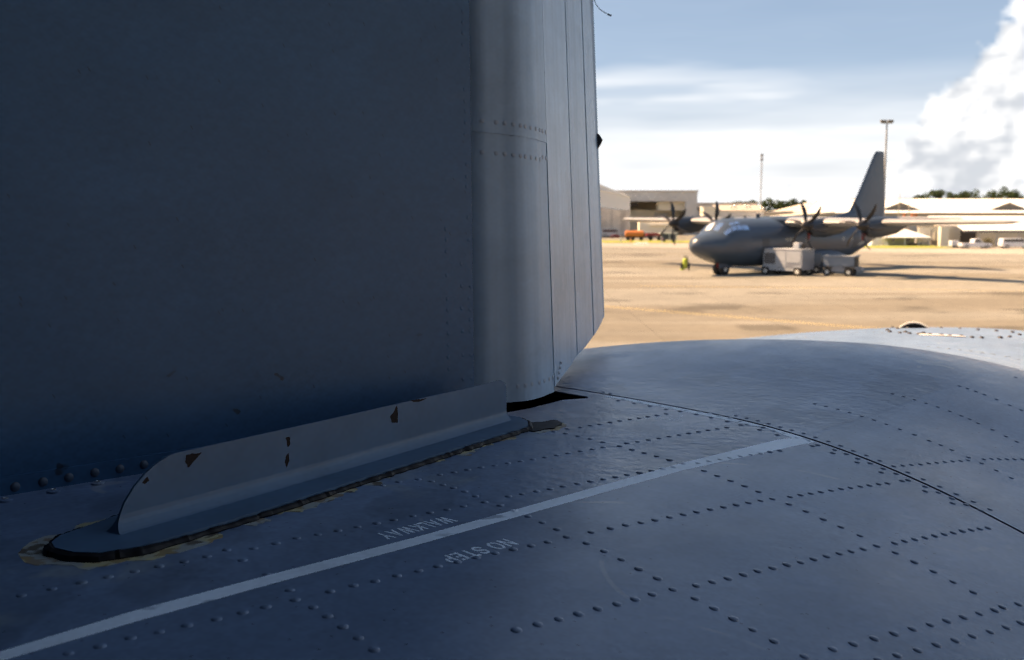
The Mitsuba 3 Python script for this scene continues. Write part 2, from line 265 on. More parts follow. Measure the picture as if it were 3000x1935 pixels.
def paint(key, color, rough, bump=None, spec=.5):
    b = {'type': 'principled', 'base_color': color if isinstance(color, dict) else proc(color), 'roughness': rough if not callable(rough) else proc(rough), 'specular': spec}
    if bump:
        b = {'type': 'bumpmap', 'arbitrary': proc(bump, 2e-4), 'scale': 1.0, 'bsdf': b}
    scene[key] = {'type': 'twosided', 'bsdf': b}


paint('skin_paint', skin_color, skin_rough, skin_bump)


def fin_color(p, n, uv):
    tone, scuff, speck = marks(p, .55)
    run = fbm(p.x * 30, p.y * 30, p.z * 1.2, octaves=3)
    wipe = smoothstep(.60, .78, fbm((p.x + p.z * .9) * 5, p.y * 6 - p.z * 16, octaves=5)) * smoothstep(.5, .62, fbm(p.x * 2 + 5, p.y * 2, p.z * 2))
    ding = smoothstep(.045, .02, voronoi(p.x * 7 + 3 + .10 * noise(p.x * 90, p.z * 90), p.z * 7 + .10 * noise(p.x * 80, p.z * 120))[0]) * smoothstep(4.80, 4.70, p.z)
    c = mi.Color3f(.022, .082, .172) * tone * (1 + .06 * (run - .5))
    c = mix(c, (.10, .13, .16), .38 * wipe)
    g = noise(p.x * 310, p.y * 310, p.z * 310) + noise(p.x * 130, p.y * 130, p.z * 130) - 1
    c = c * (1 + .16 * g)
    return c * (1 - .75 * ding) * (1 - .35 * speck)


def rudder_color(p, n, uv):
    tone, scuff, speck = marks(p, .6)
    run = fbm((p.x * .2 + p.y) * 60, p.x * 40, p.z * .9, octaves=4)
    ring = fbm(p.z * 22, p.x * 3, p.y * 3, octaves=4)
    rust = smoothstep(.60, .75, run) * smoothstep(5.1, 4.7, p.z)
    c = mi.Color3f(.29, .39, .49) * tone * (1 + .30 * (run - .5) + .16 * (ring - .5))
    return mix(c, (.19, .15, .12), .28 * rust)


def fin_bump(p, n, uv):
    return mi.Float(fbm(p.x * 4, p.y * 4, p.z * 4, octaves=2) * .006 + fbm(p.x * 120, p.y * 120, p.z * 120, octaves=2) * .00006)


paint('fin_paint', fin_color, .52, fin_bump)
paint('rudder_paint', rudder_color, .42, fin_bump)
plain('rivet_paint', (.15, .19, .25), .3)
plain('fin_rivet_paint', (.055, .08, .115), .5)


def stripe_color(p, n, uv):
    x, y = p.x, p.y
    a = fbm(x * 26, y * 26, octaves=5); b = fbm(x * 7, y * 7, octaves=3); g = noise(x * 300, y * 300)
    worn_ = smoothstep(.60, .72, a) * smoothstep(.42, .6, b)
    c = mi.Color3f(.68, .80, .91) * (1 + .30 * (b - .5) + .2 * (a - .5) + .10 * (g - .5))
    return mix(c, (.20, .27, .36), .75 * worn_)


paint('stripe_paint', stripe_color, .42)
plain('dark_bolt', (.035, .033, .035), .4, .3)
plain('shadow_black', (.01, .01, .012), .8)
plain('bare_metal', (.62, .62, .6), .28, 1.0)
plain('white_plate', (.62, .62, .60), .5)
worn('chip_brown', (.020, .014, .013), .8, .4, 120, spec=.15)
worn('strake_paint', (.052, .108, .185), .42, .22, 16)
scene['sealant_black'] = {'type': 'twosided', 'bsdf': {'type': 'principled', 'base_color': {'type': 'rgb', 'value': [.008, .008, .010]}, 'roughness': .5, 'specular': .16}}


def peel_color(p, n, uv):
    a = fbm(p.x * 38, p.y * 38, octaves=4); b = fbm(p.x * 50 + 9, p.y * 50, octaves=3)
    c = mix((.26, .29, .28), (.36, .34, .20), smoothstep(.42, .60, a))
    c = mix(c, (.16, .085, .02), smoothstep(.57, .66, b) * .6)
    return mix(c, (.09, .08, .06), smoothstep(.40, .28, b))


paint('peeled_paint', peel_color, .6)

# --- the thing
AC = thing('aircraft_tail', 'shadowed grey aircraft tail filling the foreground, with riveted top skin, upright fin and rudder', 'aircraft')

A = {k: np.array(v) for k, v in DATA.items() if k != 'CHIPS'}
sx = np.poly1d(np.polyfit(A['SEAM'][:, 1], A['SEAM'][:, 0], 3))
sy = np.linspace(2.26, 1.38, 40)
mid = [(float(sx(y)), float(y)) for y in sy]
d0 = np.array(mid[0]) - np.array(mid[3]); d0 /= np.linalg.norm(d0); d1 = np.array(mid[-1]) - np.array(mid[-4]); d1 /= np.linalg.norm(d1)
seam = sg.LineString([tuple(np.array(mid[0]) + 5 * d0)] + mid + [tuple(np.array(mid[-1]) + 6 * d1)])
domain = sg.Polygon([wu(-3.5, -2.8), wu(9.0, -2.8), wu(9.0, 2.0), wu(-3.5, 2.0)])
slot = sg.Polygon(A['SLOT'])
pieces = so.split(domain, seam).geoms
nearp = [g for g in pieces if g.contains(sg.Point(.2, 1.2))][0]
aftp = [g for g in pieces if g.contains(sg.Point(1.2, 2.4))][0]
nearp = nearp.difference(seam.buffer(.0034)).difference(slot)
aftp = aftp.difference(seam.buffer(.0020))
nearp = max(nearp.geoms, key=lambda g: g.area) if hasattr(nearp, 'geoms') else nearp
aftp = max(aftp.geoms, key=lambda g: g.area) if hasattr(aftp, 'geoms') else aftp
top = part('top_skin', drape(nearp, -.0025, 0, .05), 'skin_paint', AC)
cone = part('tail_skin', drape(aftp, -.0025, .0006, .06), 'skin_paint', AC)
part('joint_strap', drape(seam.buffer(.06).intersection(domain).difference(slot), -.013, -.008, .06), 'shadow_black', AC)
well = slot.buffer(.03)
part('slot_well', trimesh.util.concatenate([drape(well, -.165, -.16, .05), drape(well.difference(slot.buffer(.024)), -.16, -.004, .05)]), 'shadow_black', AC)

# walkway border: one long stripe and its arm along the joint
up, lo = A['STRIPE_UP'], A['STRIPE_LO']
far_up, far_lo = up[0] + (up[0] - up[1]) * 6, lo[0] + (lo[0] - lo[1]) * 6
long_ = sg.Polygon([far_up, *up, (.4899, 1.6592), (.5120, 1.6410), *lo[::-1], far_lo])
arm = sg.Polygon([*A['TAPE_LO'], *[m for m in mid[::-1] if 1.64 < m[1] < 2.0]])
border = so.unary_union([long_.buffer(0), arm.buffer(.0008)]).intersection(nearp.buffer(-.0015))
border = border.buffer(.002).buffer(-.002)
st = part('border_stripe', drape(border, -.001, .0004, .02), 'stripe_paint', AC)
tag(st, 'pale blue grey walkway border stripe')

# rivets
gA = np.linspace(0, 2 * np.pi, 13)[:-1]


def dome(r, h, rings=4, sides=12, foot=.0):
    prof = [(r * 1.06, -.0006)] + [(r * math.cos(a) ** .8, h * math.sin(a)) for a in np.linspace(0.1, math.pi / 2 * .93, rings)]
    return lathe(prof, sides)


RIVET = mikit.ply(dome(.0049, .0018), 'skin_paint', smooth=50)
RIVET_S = mikit.ply(dome(.0049, .0018), 'stripe_paint', smooth=50)
BOLT = mikit.ply(dome(.0092, .0075), 'dark_bolt', smooth=50)


def at_skin(x, y, lift=0.0, s=1.0):
    n = skin_n(x, y); ex = np.cross([0, 1.0, 0], n); ex /= np.linalg.norm(ex)
    M = frame(np.array([x, y, float(skin_z(x, y)) + lift]), ex, np.cross(n, ex), n); M[:3, :3] *= s
    return T(M)


rng = np.random.default_rng(5)
near_r, aft_r = A['NEAR'], A['AFT']
for x, y in near_r:
    s = 1 + .05 * rng.standard_normal()
    part('rivet', {**(RIVET_S if border.buffer(.001).contains(sg.Point(x, y)) else RIVET), 'to_world': at_skin(x, y, 0, s)}, None, top)
for x, y in aft_r:
    part('rivet', {**RIVET, 'to_world': at_skin(x, y, .0006, .92 + .03 * rng.standard_normal())}, None, cone)
small = [move(dome(.0058, .0022, 3, 8), np.array(at_skin(x, y, .0006).matrix)) for x, y in A['LIT']]
for k in range(40):                                                   # rows that run on down the far side
    small.append(move(dome(.0046, .0018, 3, 8), np.array(at_skin(1.60 + .05 * k, 3.29 - .018 * k, .0006).matrix)))
tag(part('small_rivet', trimesh.util.concatenate(small), 'rivet_paint', cone, smooth=50), 'row of small rivets on the sunlit aft skin', kind='stuff')
more = []                                                             # the same rows go on to port
for o in (-.31, -.17, -.03, .11):
    for t_ in np.arange(.15, 1.35, .0245):
        more.append((o * .60 + t_ * .80, -o * .80 + t_ * .60))
for o in np.arange(-.62, .15, .0245):
    for t_ in (1.365, 1.385, .75):
        if o > -.36 or t_ > 1 and o > -.52:
            more.append((o * .60 + t_ * .80, -o * .80 + t_ * .60))
more = [q_ for q_ in more if nearp.buffer(-.006).contains(sg.Point(q_)) and abs(q_[0]) > .53 * q_[1]]
tag(part('small_rivet', trimesh.util.concatenate([move(dome(.0049, .0018, 3, 8), np.array(at_skin(x, y).matrix)) for x, y in more]), 'skin_paint', top, smooth=50), 'rivet rows running on to port', kind='stuff')
for x, y in A['BOLTS']:
    part('bolt', {**BOLT, 'to_world': at_skin(x, y, .001, 1 + .08 * rng.standard_normal())}, None, cone)
# pale round access plate between the bolts and a dark beacon socket behind it
pl = np.array([1.755, 4.03])
e1 = np.array([.92, -.39]); e2 = np.array([.39, .92])
ell = sg.Polygon([pl + .088 * math.cos(a) * e1 + .05 * math.sin(a) * e2 for a in np.linspace(0, 2 * np.pi, 40)[:-1]])
tag(part('access_plate', drape(ell, .0004, .004, .05), 'white_plate', cone), 'bright white oval access plate')
bx, by = 2.045, 5.03
facing = np.array([-.375, -.92, .12]); facing /= np.linalg.norm(facing); e3 = np.cross([0, 0, 1.0], facing); e3 /= np.linalg.norm(e3)
tilt = frame(np.array([bx, by, float(skin_z(bx, by)) - .066]), e3, np.cross(facing, e3), facing)
socket = part('beacon_socket', move(lathe([(.100, -.09), (.100, .0), (.097, .005), (.091, .005), (.088, -.05)], 48), tilt), 'white_plate', cone)
part('lens', move(lathe([(.088, -.05), (.088, -.012), (.06, -.006), (.0, -.004)], 48), tilt), 'dark_bolt', socket)

# ring screws near the fin foot
for x, y in A['SCREW']:
    n = at_skin(x, y, 0)
    k = part('screw', {**mikit.ply(lathe([(.0085, -.001), (.0085, .0022), (.0072, .0030), (.0, .0034)], 18), 'skin_paint', smooth=40), 'to_world': n}, None, top)
    part('ring', {**mikit.ply(lathe([(.0034, .003), (.0034, .0042), (.0026, .0045), (.0022, .0036), (.0022, .003)], 14), 'bare_metal', smooth=40), 'to_world': n}, None, k)

# --- stencilled words
e = np.array([-.7006, -.7136]); upv = np.array([-e[1], e[0]])


def words(text, start, length, h, parent):
    glyph = []
    x = 0.0
    for ch in text:
        if ch == ' ':
            x += .42 * h; continue
        m = meshkit.text_mesh(ch, h, .0006, bold=True)
        b = m.bounds
        man = m3.Manifold(m3.Mesh(np.asarray(m.vertices, np.float32), np.asarray(m.faces, np.uint32))) if m.is_volume else None
        w = b[1][0] - b[0][0]
        if man is not None and not man.is_empty():
            cx = (b[0][0] + b[1][0]) / 2
            if ch in 'ST':
                bar = m3.Manifold.cube([h * .001, h * .001, .01], True).translate([cx, -h, 0])
            elif ch in 'OPAE':
                bar = m3.Manifold.cube([h * .11, h * 3, .01], True).translate([cx + (.05 * h if ch in 'PE' else 0), 0, 0])
            else:
                bar = m3.Manifold.cube([h * 3, h * .07, .01], True).translate([cx, h * .46, 0])
            m = tm((man - bar).refine_to_length(.006))
        m.apply_translation([x - b[0][0], 0, 0]); x += w + .20 * h
        glyph.append(m)
    sc = length / x
    for m in glyph:
        v = np.array(m.vertices)
        P = np.array(start) + np.outer(v[:, 0] * sc, e) + np.outer(v[:, 1], upv)
        V = np.column_stack([P, skin_z(P[:, 0], P[:, 1]) + v[:, 2] - .0003])
        part('letter', trimesh.Trimesh(V, m.faces, process=False), 'stripe_paint', parent, smooth=False)


words('WALKWAY', np.array([-.0725, 1.1426]) - upv * .012, .106, .024, top)
words('NO STEP', np.array([-.0008, 1.0616]) - upv * .011, .100, .022, top)

# --- the strake: a T section on the walkway
L0 = np.array([-.4342, 1.0377]); LD = np.array([.4227, .6953]); LD /= np.linalg.norm(LD); LN = np.array([LD[1], -LD[0]])


def strake_pts(abh):
    abh = np.asarray(abh, float)
    P = L0 + np.outer(abh[:, 0], LD) + np.outer(abh[:, 1], LN)
    return np.column_stack([P, skin_z(*(L0 + np.outer(abh[:, 0], LD)).T) + abh[:, 2]])


prof = [(-.0016, .081), (.0016, .081), (.0016, .026)] + [(.0016 + .020 * (1 - math.cos(a)), .026 - .0205 * math.sin(a)) for a in np.linspace(.25, math.pi / 2, 7)]
prof += [(-x, y) for x, y in prof[:1:-1]]
sec = m3.CrossSection([np.array(prof)[::-1]], m3.FillRule.NonZero)
bar = m3.Manifold.extrude(sec, 1.0).refine_to_length(.02)
v = tm(bar); bar_v = np.column_stack([v.vertices[:, 2], v.vertices[:, 0], v.vertices[:, 1]])    # (along, across, height)
web = m3.Manifold(m3.Mesh(np.asarray(bar_v, np.float32), np.asarray(v.faces, np.uint32)))
leaf = sg.Polygon([(a + .002, h) for a, h in A['LEAF'][:-1]] + [(.8146, .0), (.8146, -.01), (0, -.01)]).buffer(0)
cut = m3.Manifold.extrude(cross_section(leaf), .3)
c_ = tm(cut); cv = np.column_stack([c_.vertices[:, 0], c_.vertices[:, 2] - .15, c_.vertices[:, 1]])
cut = m3.Manifold(m3.Mesh(np.asarray(cv, np.float32), np.asarray(c_.faces[:, ::-1], np.uint32)))
if cut.volume() < 0 or cut.is_empty():
    cut = m3.Manifold(m3.Mesh(np.asarray(cv, np.float32), np.asarray(c_.faces, np.uint32)))
if web.is_empty() or web.volume() < 0:
    web = m3.Manifold(m3.Mesh(np.asarray(bar_v, np.float32), np.asarray(v.faces[:, ::-1], np.uint32)))
w_ = tm(web ^ cut)
STR = part('strake', trimesh.Trimesh(strake_pts(w_.vertices), w_.faces, process=False), 'strake_paint', AC, smooth=35)
labels[STR] = {'label': 'long upright grey blade with a swept front end and chipped paint'}
outer = [(-.030, -.040), (-.050, -.026), (-.060, -.006), (-.058, .022), (-.045, .044), (-.010, .060), (.06, .064), (.1613, .0645), (.4074, .0605), (.6424, .059), (.79, .061), (.815, .058), (.845, .040), (.868, .010), (.870, -.03), (.85, -.057), (.40, -.058), (.055, -.0568), (.0035, -.046)]
base = sg.Polygon([(a * .974, b) for a, b in outer]).buffer(.004).buffer(-.004)
bm = extrude(base, .0045, .02); bv = np.array(bm.vertices)
part('base_plate', trimesh.Trimesh(strake_pts(np.column_stack([bv[:, :2], bv[:, 2] + .0035])), bm.faces, process=False), 'strake_paint', STR)


def on_strake(a, b):
    return L0 + np.outer(a, LD) + np.outer(b, LN)


ext = np.array(base.exterior.segmentize(.004).coords)
s_ = np.linspace(0, 1, len(ext))
nz = meshkit.noise(np.column_stack([ext * 70, ext[:, 0] * 0]), 3); nz2 = meshkit.noise(np.column_stack([ext * 190, ext[:, 0] * 0]), 8)
XY = on_strake(ext[:, 0], ext[:, 1])
cent = np.array([.4, 0.0])
outw = ext - np.array([np.clip(ext[:, 0], .0, .80), ext[:, 0] * 0]).T; outw /= np.linalg.norm(outw, axis=1, keepdims=True) + 1e-9
offs = ext + outw * (.0005 + .004 * nz + .0015 * nz2)[:, None]
XYb = on_strake(offs[:, 0], offs[:, 1])
part('sealant_bead', tube(np.column_stack([XYb, skin_z(XYb[:, 0], XYb[:, 1]) + .0008 + .0016 * nz2]), .0024 + .0024 * nz + .0012 * nz2 + .0025 * np.exp(-((ext[:, 0] + .04) / .05) ** 2), 8), 'sealant_black', STR)
blob = sg.Polygon(on_strake([.79, .78, .82, .865, .88, .86, .835, .815], [.055, .075, .092, .083, .062, .055, .04, .045]))
bl = np.array(blob.buffer(.003).exterior.segmentize(.003).coords)
bl += .011 * (np.column_stack([meshkit.fbm(np.column_stack([bl * 110, bl[:, 0] * 0 + q_]), 3, 40 + q_) for q_ in (0, 1)]) - .5)
part('sealant_smear', drape(sg.Polygon(bl).buffer(0), -.001, .0022, .006), 'sealant_black', STR, smooth=60)
bl2 = bl + np.array([.008, -.010])
rag = sg.Polygon(bl2).buffer(0).difference(sg.Polygon(bl).buffer(.0005))
for g in getattr(rag, 'geoms', [rag]):
    if g.area > 8e-6:
        part('torn_paint', drape(g, -.0008, .0004, .01), 'peeled_paint', STR, smooth=False)
scr = np.array([.285, 1.79])
for k in range(26):
    rg_ = np.random.default_rng(900 + k); c_0 = scr + rg_.normal(0, 1, 2) * [.020, .018]; a_ = .75 + rg_.normal(0, .25); l_ = rg_.uniform(.003, .014)
    part('scratch', drape(sg.LineString([c_0, c_0 + l_ * np.array([math.cos(a_), math.sin(a_)])]).buffer(.0005, quad_segs=1), -.0005, .0003, .01), 'stripe_paint', top, smooth=False)
# torn paint that shows its primer along the sealant
n_fl = meshkit.fbm(np.column_stack([ext * 42, ext[:, 0] * 0]), 3, 17); n_ed = meshkit.noise(np.column_stack([ext * 260, ext[:, 0] * 0]), 5)
front = np.exp(-((ext[:, 0] + .03) / .10) ** 2)
wd = np.clip((n_fl - .37 + .16 * front) * .060 + .004 * n_ed, 0, .024) + .004 * front
wd = np.where(ext[:, 1] < -.03, wd * (ext[:, 0] < .10), wd)
flakes, run = [], []
for i in range(len(ext) + 1):
    ok = i < len(ext) and wd[i] > .0042
    if ok:
        run.append(i)
    elif run:
        if len(run) > 3:
            a = ext[run] - outw[run] * .003; b = ext[run] + outw[run] * (.004 + wd[run])[:, None]
            pg = sg.Polygon(on_strake(*np.vstack([a, b[::-1]]).T)).buffer(0)
            flakes += [g for g in getattr(pg, 'geoms', [pg]) if g.area > 2e-5]
        run = []
for g in flakes:
    part('torn_paint', drape(g, -.0008, .0004, .01), 'peeled_paint', STR, smooth=False)
for c in DATA['CHIPS']:
    pg = sg.Polygon(c).buffer(0); cc = np.array(pg.exterior.segmentize(.002).coords)
    cc += .0016 * (meshkit.noise(np.column_stack([cc * 420, cc[:, 0] * 0]), 4) - .5)[:, None]
    m = extrude(sg.Polygon(cc).buffer(0), .0005); mv = np.array(m.vertices)
    part('paint_chip', trimesh.Trimesh(strake_pts(np.column_stack([mv[:, 0], .0014 + mv[:, 2], mv[:, 1]])), m.faces, process=False), 'chip_brown', STR, smooth=False)

# --- the fin
F0 = np.array([-.069, 1.80]); FD = np.array([.703, .711]); FN = np.array([.711, -.703])


def fin_pts(snz):
    """(along, out to port, height above the eye) to world; the side leans in by half a degree."""
    snz = np.asarray(snz, float); lean = .0125 * (snz[:, 2] + .35)
    P = F0 + np.outer(snz[:, 0], FD) + np.outer(snz[:, 1] - lean, FN)
    return np.column_stack([P, EYE + snz[:, 2]])


def fin_prism(poly, n0, n1, edge=None):
    m = extrude(poly, n1 - n0, edge); v = np.array(m.vertices)
    t = trimesh.Trimesh(fin_pts(np.column_stack([v[:, 0], v[:, 2] + n0, v[:, 1]])), m.faces, process=False)
    if t.volume < 0:
        t.invert()
    return t


def foot(s, lift):
    s = np.atleast_1d(s); P = F0 + np.outer(s, FD)
    return skin_z(P[:, 0], P[:, 1]) - EYE + lift


ss = np.linspace(-4.2, 0, 60)
side = sg.Polygon([*zip(ss, foot(ss, .012)), (.0, 5.6), (-1.9, 5.6)])
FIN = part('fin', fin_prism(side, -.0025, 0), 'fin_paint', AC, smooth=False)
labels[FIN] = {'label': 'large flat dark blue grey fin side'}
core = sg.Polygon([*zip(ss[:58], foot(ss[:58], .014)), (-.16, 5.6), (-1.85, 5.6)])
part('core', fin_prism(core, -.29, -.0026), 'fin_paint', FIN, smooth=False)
s2 = np.linspace(-4.2, -.10, 60)
fl = sg.Polygon([*zip(s2, foot(s2, -.004)), *zip(s2[::-1], foot(s2[::-1], .024))])
part('foot_flange', fin_prism(fl, -.002, .0042), 'fin_paint', FIN, smooth=False)
fmat = lambda s, n, z: frame(fin_pts([[s, n, z]])[0], [FD[0], FD[1], 0], [0, 0, 1.0], [FN[0], FN[1], 0])
FB = mikit.ply(dome(.0062, .0038), 'fin_rivet_paint', smooth=50)
fb = sorted(map(tuple, A['FIN_BOLT']))
for k in range(30):
    fb.append((fb[0][0] - .0347 * (k + 1), foot(fb[0][0] - .0347 * (k + 1), .0095)[0]))
for s, z in fb:
    part('bolt', {**FB, 'to_world': T(fmat(s, .0042, z))}, None, FIN)
FR = mikit.ply(lathe([(.0041, -.0005), (.0041, .0001), (.0035, .0006), (.0, .0007)], 12), 'fin_paint', smooth=40)
fr = [tuple(x) for x in A['FIN_RIV']]
fr += [(-.018, z) for z in (.38, .40, .42, .44)]
for s, z in fr:
    part('flush_rivet', {**FR, 'to_world': T(fmat(s, 0, z))}, None, FIN)

# --- the rudder, swung to starboard: round nose and flat side behind it
NOSE = np.array([(-.207, 2.06), (-.203, 2.0), (-.186, 1.94), (-.155, 1.875), (-.115, 1.848), (-.07, 1.842), (-.04, 1.8525), (-.012, 1.869), (.006, 1.877), (.023, 1.886), (.036, 1.899), (.049, 1.918), (.061, 1.938), (.070, 1.961), (.079, 1.980), (.087, 1.999)])
tn = np.linspace(0, 1, len(NOSE)); td = np.linspace(0, 1, 64)
from scipy.interpolate import PchipInterpolator
NOSE = np.column_stack([PchipInterpolator(tn, NOSE[:, 0])(td), PchipInterpolator(tn, NOSE[:, 1])(td)])
NOSE = np.column_stack([np.convolve(np.pad(NOSE[:, k], 3, 'edge'), np.ones(7) / 7, 'valid') for k in (0, 1)])
HP, TE = np.array([.087, 1.999]), np.array([.273, 2.93])


def upright(plan, zb, zt, leanx, leany, inner, nz=24):
    """A sheet over a plan line, from zb to zt (heights above the eye, per point or one), with a second face `inner` metres behind it."""
    plan = np.asarray(plan, float); n = len(plan)
    t = np.gradient(plan, axis=0); t /= np.linalg.norm(t, axis=1, keepdims=True); nn = np.column_stack([t[:, 1], -t[:, 0]])
    zb, zt, leanx, leany = (np.broadcast_to(a, (n,)) for a in (zb, zt, leanx, leany))
    def face(off):
        out = []
        for k in np.linspace(0, 1, nz):
            z = zb + (zt - zb) * k; h = z + .34
            P = plan + nn * off
            out.append(np.column_stack([P[:, 0] + leanx * h, P[:, 1] + leany * h, EYE + z]))
        return np.array(out)
    a, b = face(0), face(-inner)
    ringed = np.concatenate([a, b[:, ::-1]], axis=1)          # each level: out along the face, back along the inner face
    return loft(ringed)


lean_n = np.interp(np.linspace(0, 1, 64), [0, .3, 1], [-.012, -.012, -.037]); lean_y = .008
nz_lo = skin_z(NOSE[:, 0], NOSE[:, 1]) - EYE + .014
SEAMZ = np.interp(np.linspace(0, 1, 64), [0, .35, .6, 1], [.157, .157, .152, .147])
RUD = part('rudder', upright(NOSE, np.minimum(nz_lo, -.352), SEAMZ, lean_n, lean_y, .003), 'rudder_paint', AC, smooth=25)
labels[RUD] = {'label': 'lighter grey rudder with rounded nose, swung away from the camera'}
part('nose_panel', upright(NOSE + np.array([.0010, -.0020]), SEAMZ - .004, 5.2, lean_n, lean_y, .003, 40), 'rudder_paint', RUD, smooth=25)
d_ = (TE - HP) / np.linalg.norm(TE - HP); o_ = np.array([d_[1], -d_[0]])
st_ = [(0.002, .356, .0000, .0022), (.352, .664, .0030, .0078), (.659, 1.0, .0090, .0)]
for k, (t0, t1, o0, o1) in enumerate(st_):
    tt = np.linspace(t0, t1, 12)
    pl_ = HP + np.outer(tt, TE - HP) + np.outer(np.interp(tt, [t0, t1], [o0, o1]) + .0022 * np.sin(np.linspace(0, np.pi, 12)), o_)
    zb = np.interp(tt, [0, .12, 1], [-.345, -.337, -.298])
    part('side_panel', upright(pl_, zb, 5.2, np.interp(tt, [0, 1], [-.037, -.050]), lean_y, .0025, 40), 'rudder_paint', RUD, smooth=25)
    # a thin lap strip closes each joint
    q0 = pl_[0] + o_ * .0008
    part('lap_strip', upright(np.array([q0 - d_ * .006, q0, q0 + d_ * .009]), zb[0], 5.2, -.037 - .013 * t0, lean_y, .0016, 40), 'rudder_paint', RUD, smooth=False)
oth = np.array([-.207, 2.06])
back = np.array([oth + (TE - oth) * k for k in np.linspace(0, 1, 14)])
part('far_panel', upright(back[::-1], np.interp(np.linspace(1, 0, 14), [0, 1], [-.345, -.298]), 5.2, -.045, lean_y, .0025, 24), 'rudder_paint', RUD)
cl = sg.Polygon([*NOSE[4:], TE, oth])
cm = extrude(cl.buffer(-.012), .006, .08); cvv = np.array(cm.vertices); hh = np.interp(np.hypot(*(cvv[:, :2] - HP).T), [0, .95], [-.339, -.29])
part('end_rib', trimesh.Trimesh(np.column_stack([cvv[:, :2], EYE + hh + cvv[:, 2]]), cm.faces, process=False), 'shadow_black', RUD)


def rud_frame(plan, i, z):
    P = plan[i]; t = plan[min(i + 1, len(plan) - 1)] - plan[max(i - 1, 0)]; t /= np.linalg.norm(t); n = np.array([t[1], -t[0]])
    h = z + .34
    return frame([P[0] + lean_n[i] * h + n[0] * .0006, P[1] + lean_y * h + n[1] * .0006, EYE + z], [t[0], t[1], 0], [0, 0, 1.0], [n[0], n[1], 0])


NR = mikit.ply(lathe([(.0044, -.001), (.0044, .0001), (.0037, .0006), (.0, .0008)], 12), 'rudder_rivet', smooth=40)
plain('rudder_rivet', (.32, .37, .43), .45)
vis = [i for i in range(64) if NOSE[i, 0] > -.062]
for k, f in enumerate(np.linspace(.04, .96, 11)):
    i = vis[int(f * (len(vis) - 1))]
    part('flush_rivet', {**NR, 'to_world': T(rud_frame(NOSE + np.array([.0010, -.0020]), i, SEAMZ[i] + .016))}, None, RUD)
    part('flush_rivet', {**NR, 'to_world': T(rud_frame(NOSE, i, SEAMZ[i] - .040 + .006 * (f > .8)))}, None, RUD)
for f in np.linspace(.30, .97, 7):
    i = vis[int(f * (len(vis) - 1))]
    part('flush_rivet', {**NR, 'to_world': T(rud_frame(NOSE, i, nz_lo[i] + .030))}, None, RUD)
TR = mikit.ply(dome(.0030, .0016, 3, 8), 'rudder_rivet', smooth=40)
te_n = np.array([d_[0] * .2 + o_[0], d_[1] * .2 + o_[1]]); te_n /= np.linalg.norm(te_n)
for k in range(34):
    z = -.27 + .030 * k; h = z + .34
    P = TE - d_ * .012 + o_ * .0006
    part('edge_rivet', {**TR, 'to_world': T(frame([P[0] - .05 * h, P[1] + lean_y * h, EYE + z], [d_[0], d_[1], 0], [0, 0, 1.0], [o_[0], o_[1], 0]))}, None, RUD)
for k in range(4):
    z = -.330 + .0085 * k
    P = HP + d_ * (.018 + .014 * k) + o_ * .003
    part('corner_bolt', {**mikit.ply(dome(.0036, .003, 3, 10), 'rudder_rivet', smooth=50), 'to_world': T(frame([P[0], P[1], EYE + z], [d_[0], d_[1], 0], [0, 0, 1.0], [o_[0], o_[1], 0]))}, None, RUD)
plain('wick_black', (.03, .03, .032), .6)
for z in (.635, .215):
    h = z + .34; P = TE + np.array([-.05 * h, lean_y * h])
    br = sg.Polygon([(-.004, .022), (.008, .020), (.018, .004), (.014, -.006), (.002, -.026), (-.004, -.026)])
    m = extrude(br, .012); v = np.array(m.vertices)
    side_ = np.array([.985, -.17])
    V = np.column_stack([P[0] + side_[0] * v[:, 0] + d_[0] * (v[:, 2] - .008), P[1] + side_[1] * v[:, 0] + d_[1] * (v[:, 2] - .008), EYE + z + v[:, 1]])
    t = trimesh.Trimesh(V, m.faces, process=False); t.invert() if t.volume < 0 else None
    bk = part('wick_bracket', t, 'dark_bolt', RUD, smooth=False)
    if z > .5:
        wp = [(.010, -.006), (.011, -.020), (.016, -.034), (.026, -.047), (.040, -.057), (.053, -.064)]
        part('wick', tube([[P[0] + side_[0] * a, P[1] + side_[1] * a, EYE + z + b] for a, b in wp], .0012, 6), 'wick_black', bk)
        part('wick_tip', tube([[P[0] + side_[0] * a, P[1] + side_[1] * a, EYE + z + b] for a, b in ((.050, -.0625), (.056, -.0655), (.061, -.066))], .0026, 6), 'wick_black', bk)

# ------------------------------------------------------------------ ground
def sheet(x0, x1, y0, y1, z, n=2):
    xs, ys = np.linspace(x0, x1, n), np.linspace(y0, y1, n)
    g = np.array([[(x, y, z) for x in xs] for y in ys]).reshape(-1, 3)
    f = grid_faces(n, n)[:, [0, 3, 2, 1]]
    return trimesh.Trimesh(g, np.vstack([f[:, [0, 1, 2]], f[:, [0, 2, 3]]]), process=False)


def apron_color(p, n, uv):
    x, y = p.x, p.y
    slab = mikit.cell_rand(dr.floor(x / 6.1), dr.floor(y / 6.1))
    a = fbm(x * .05, y * .10, octaves=4); b = fbm(x * .35 + 5, y * .7, octaves=4); c = fbm(x * 2.5, y * 3.5, octaves=3)
    streak = fbm(x * .022 + 3, y * .21 + .4 * a, octaves=4)
    old = smoothstep(.46, .62, streak)
    k = 1 + .24 * (a - .5) + .24 * (b - .5) + .26 * (c - .5) + .07 * (slab - .5)
    jx, jy = dr.abs(x / 6.1 - dr.round(x / 6.1)) * 6.1, dr.abs(y / 6.1 - dr.round(y / 6.1)) * 6.1
    joint = smoothstep(.05, .02, dr.minimum(jx, jy))
    oil = smoothstep(.66, .74, fbm(x * .18 + 11, y * .25, octaves=4))
    col = mix((.198, .194, .168), (.156, .146, .118), old) * k
    return col * (1 - .22 * joint) * (1 - .35 * oil)


paint('apron_concrete', apron_color, .75, spec=.3)


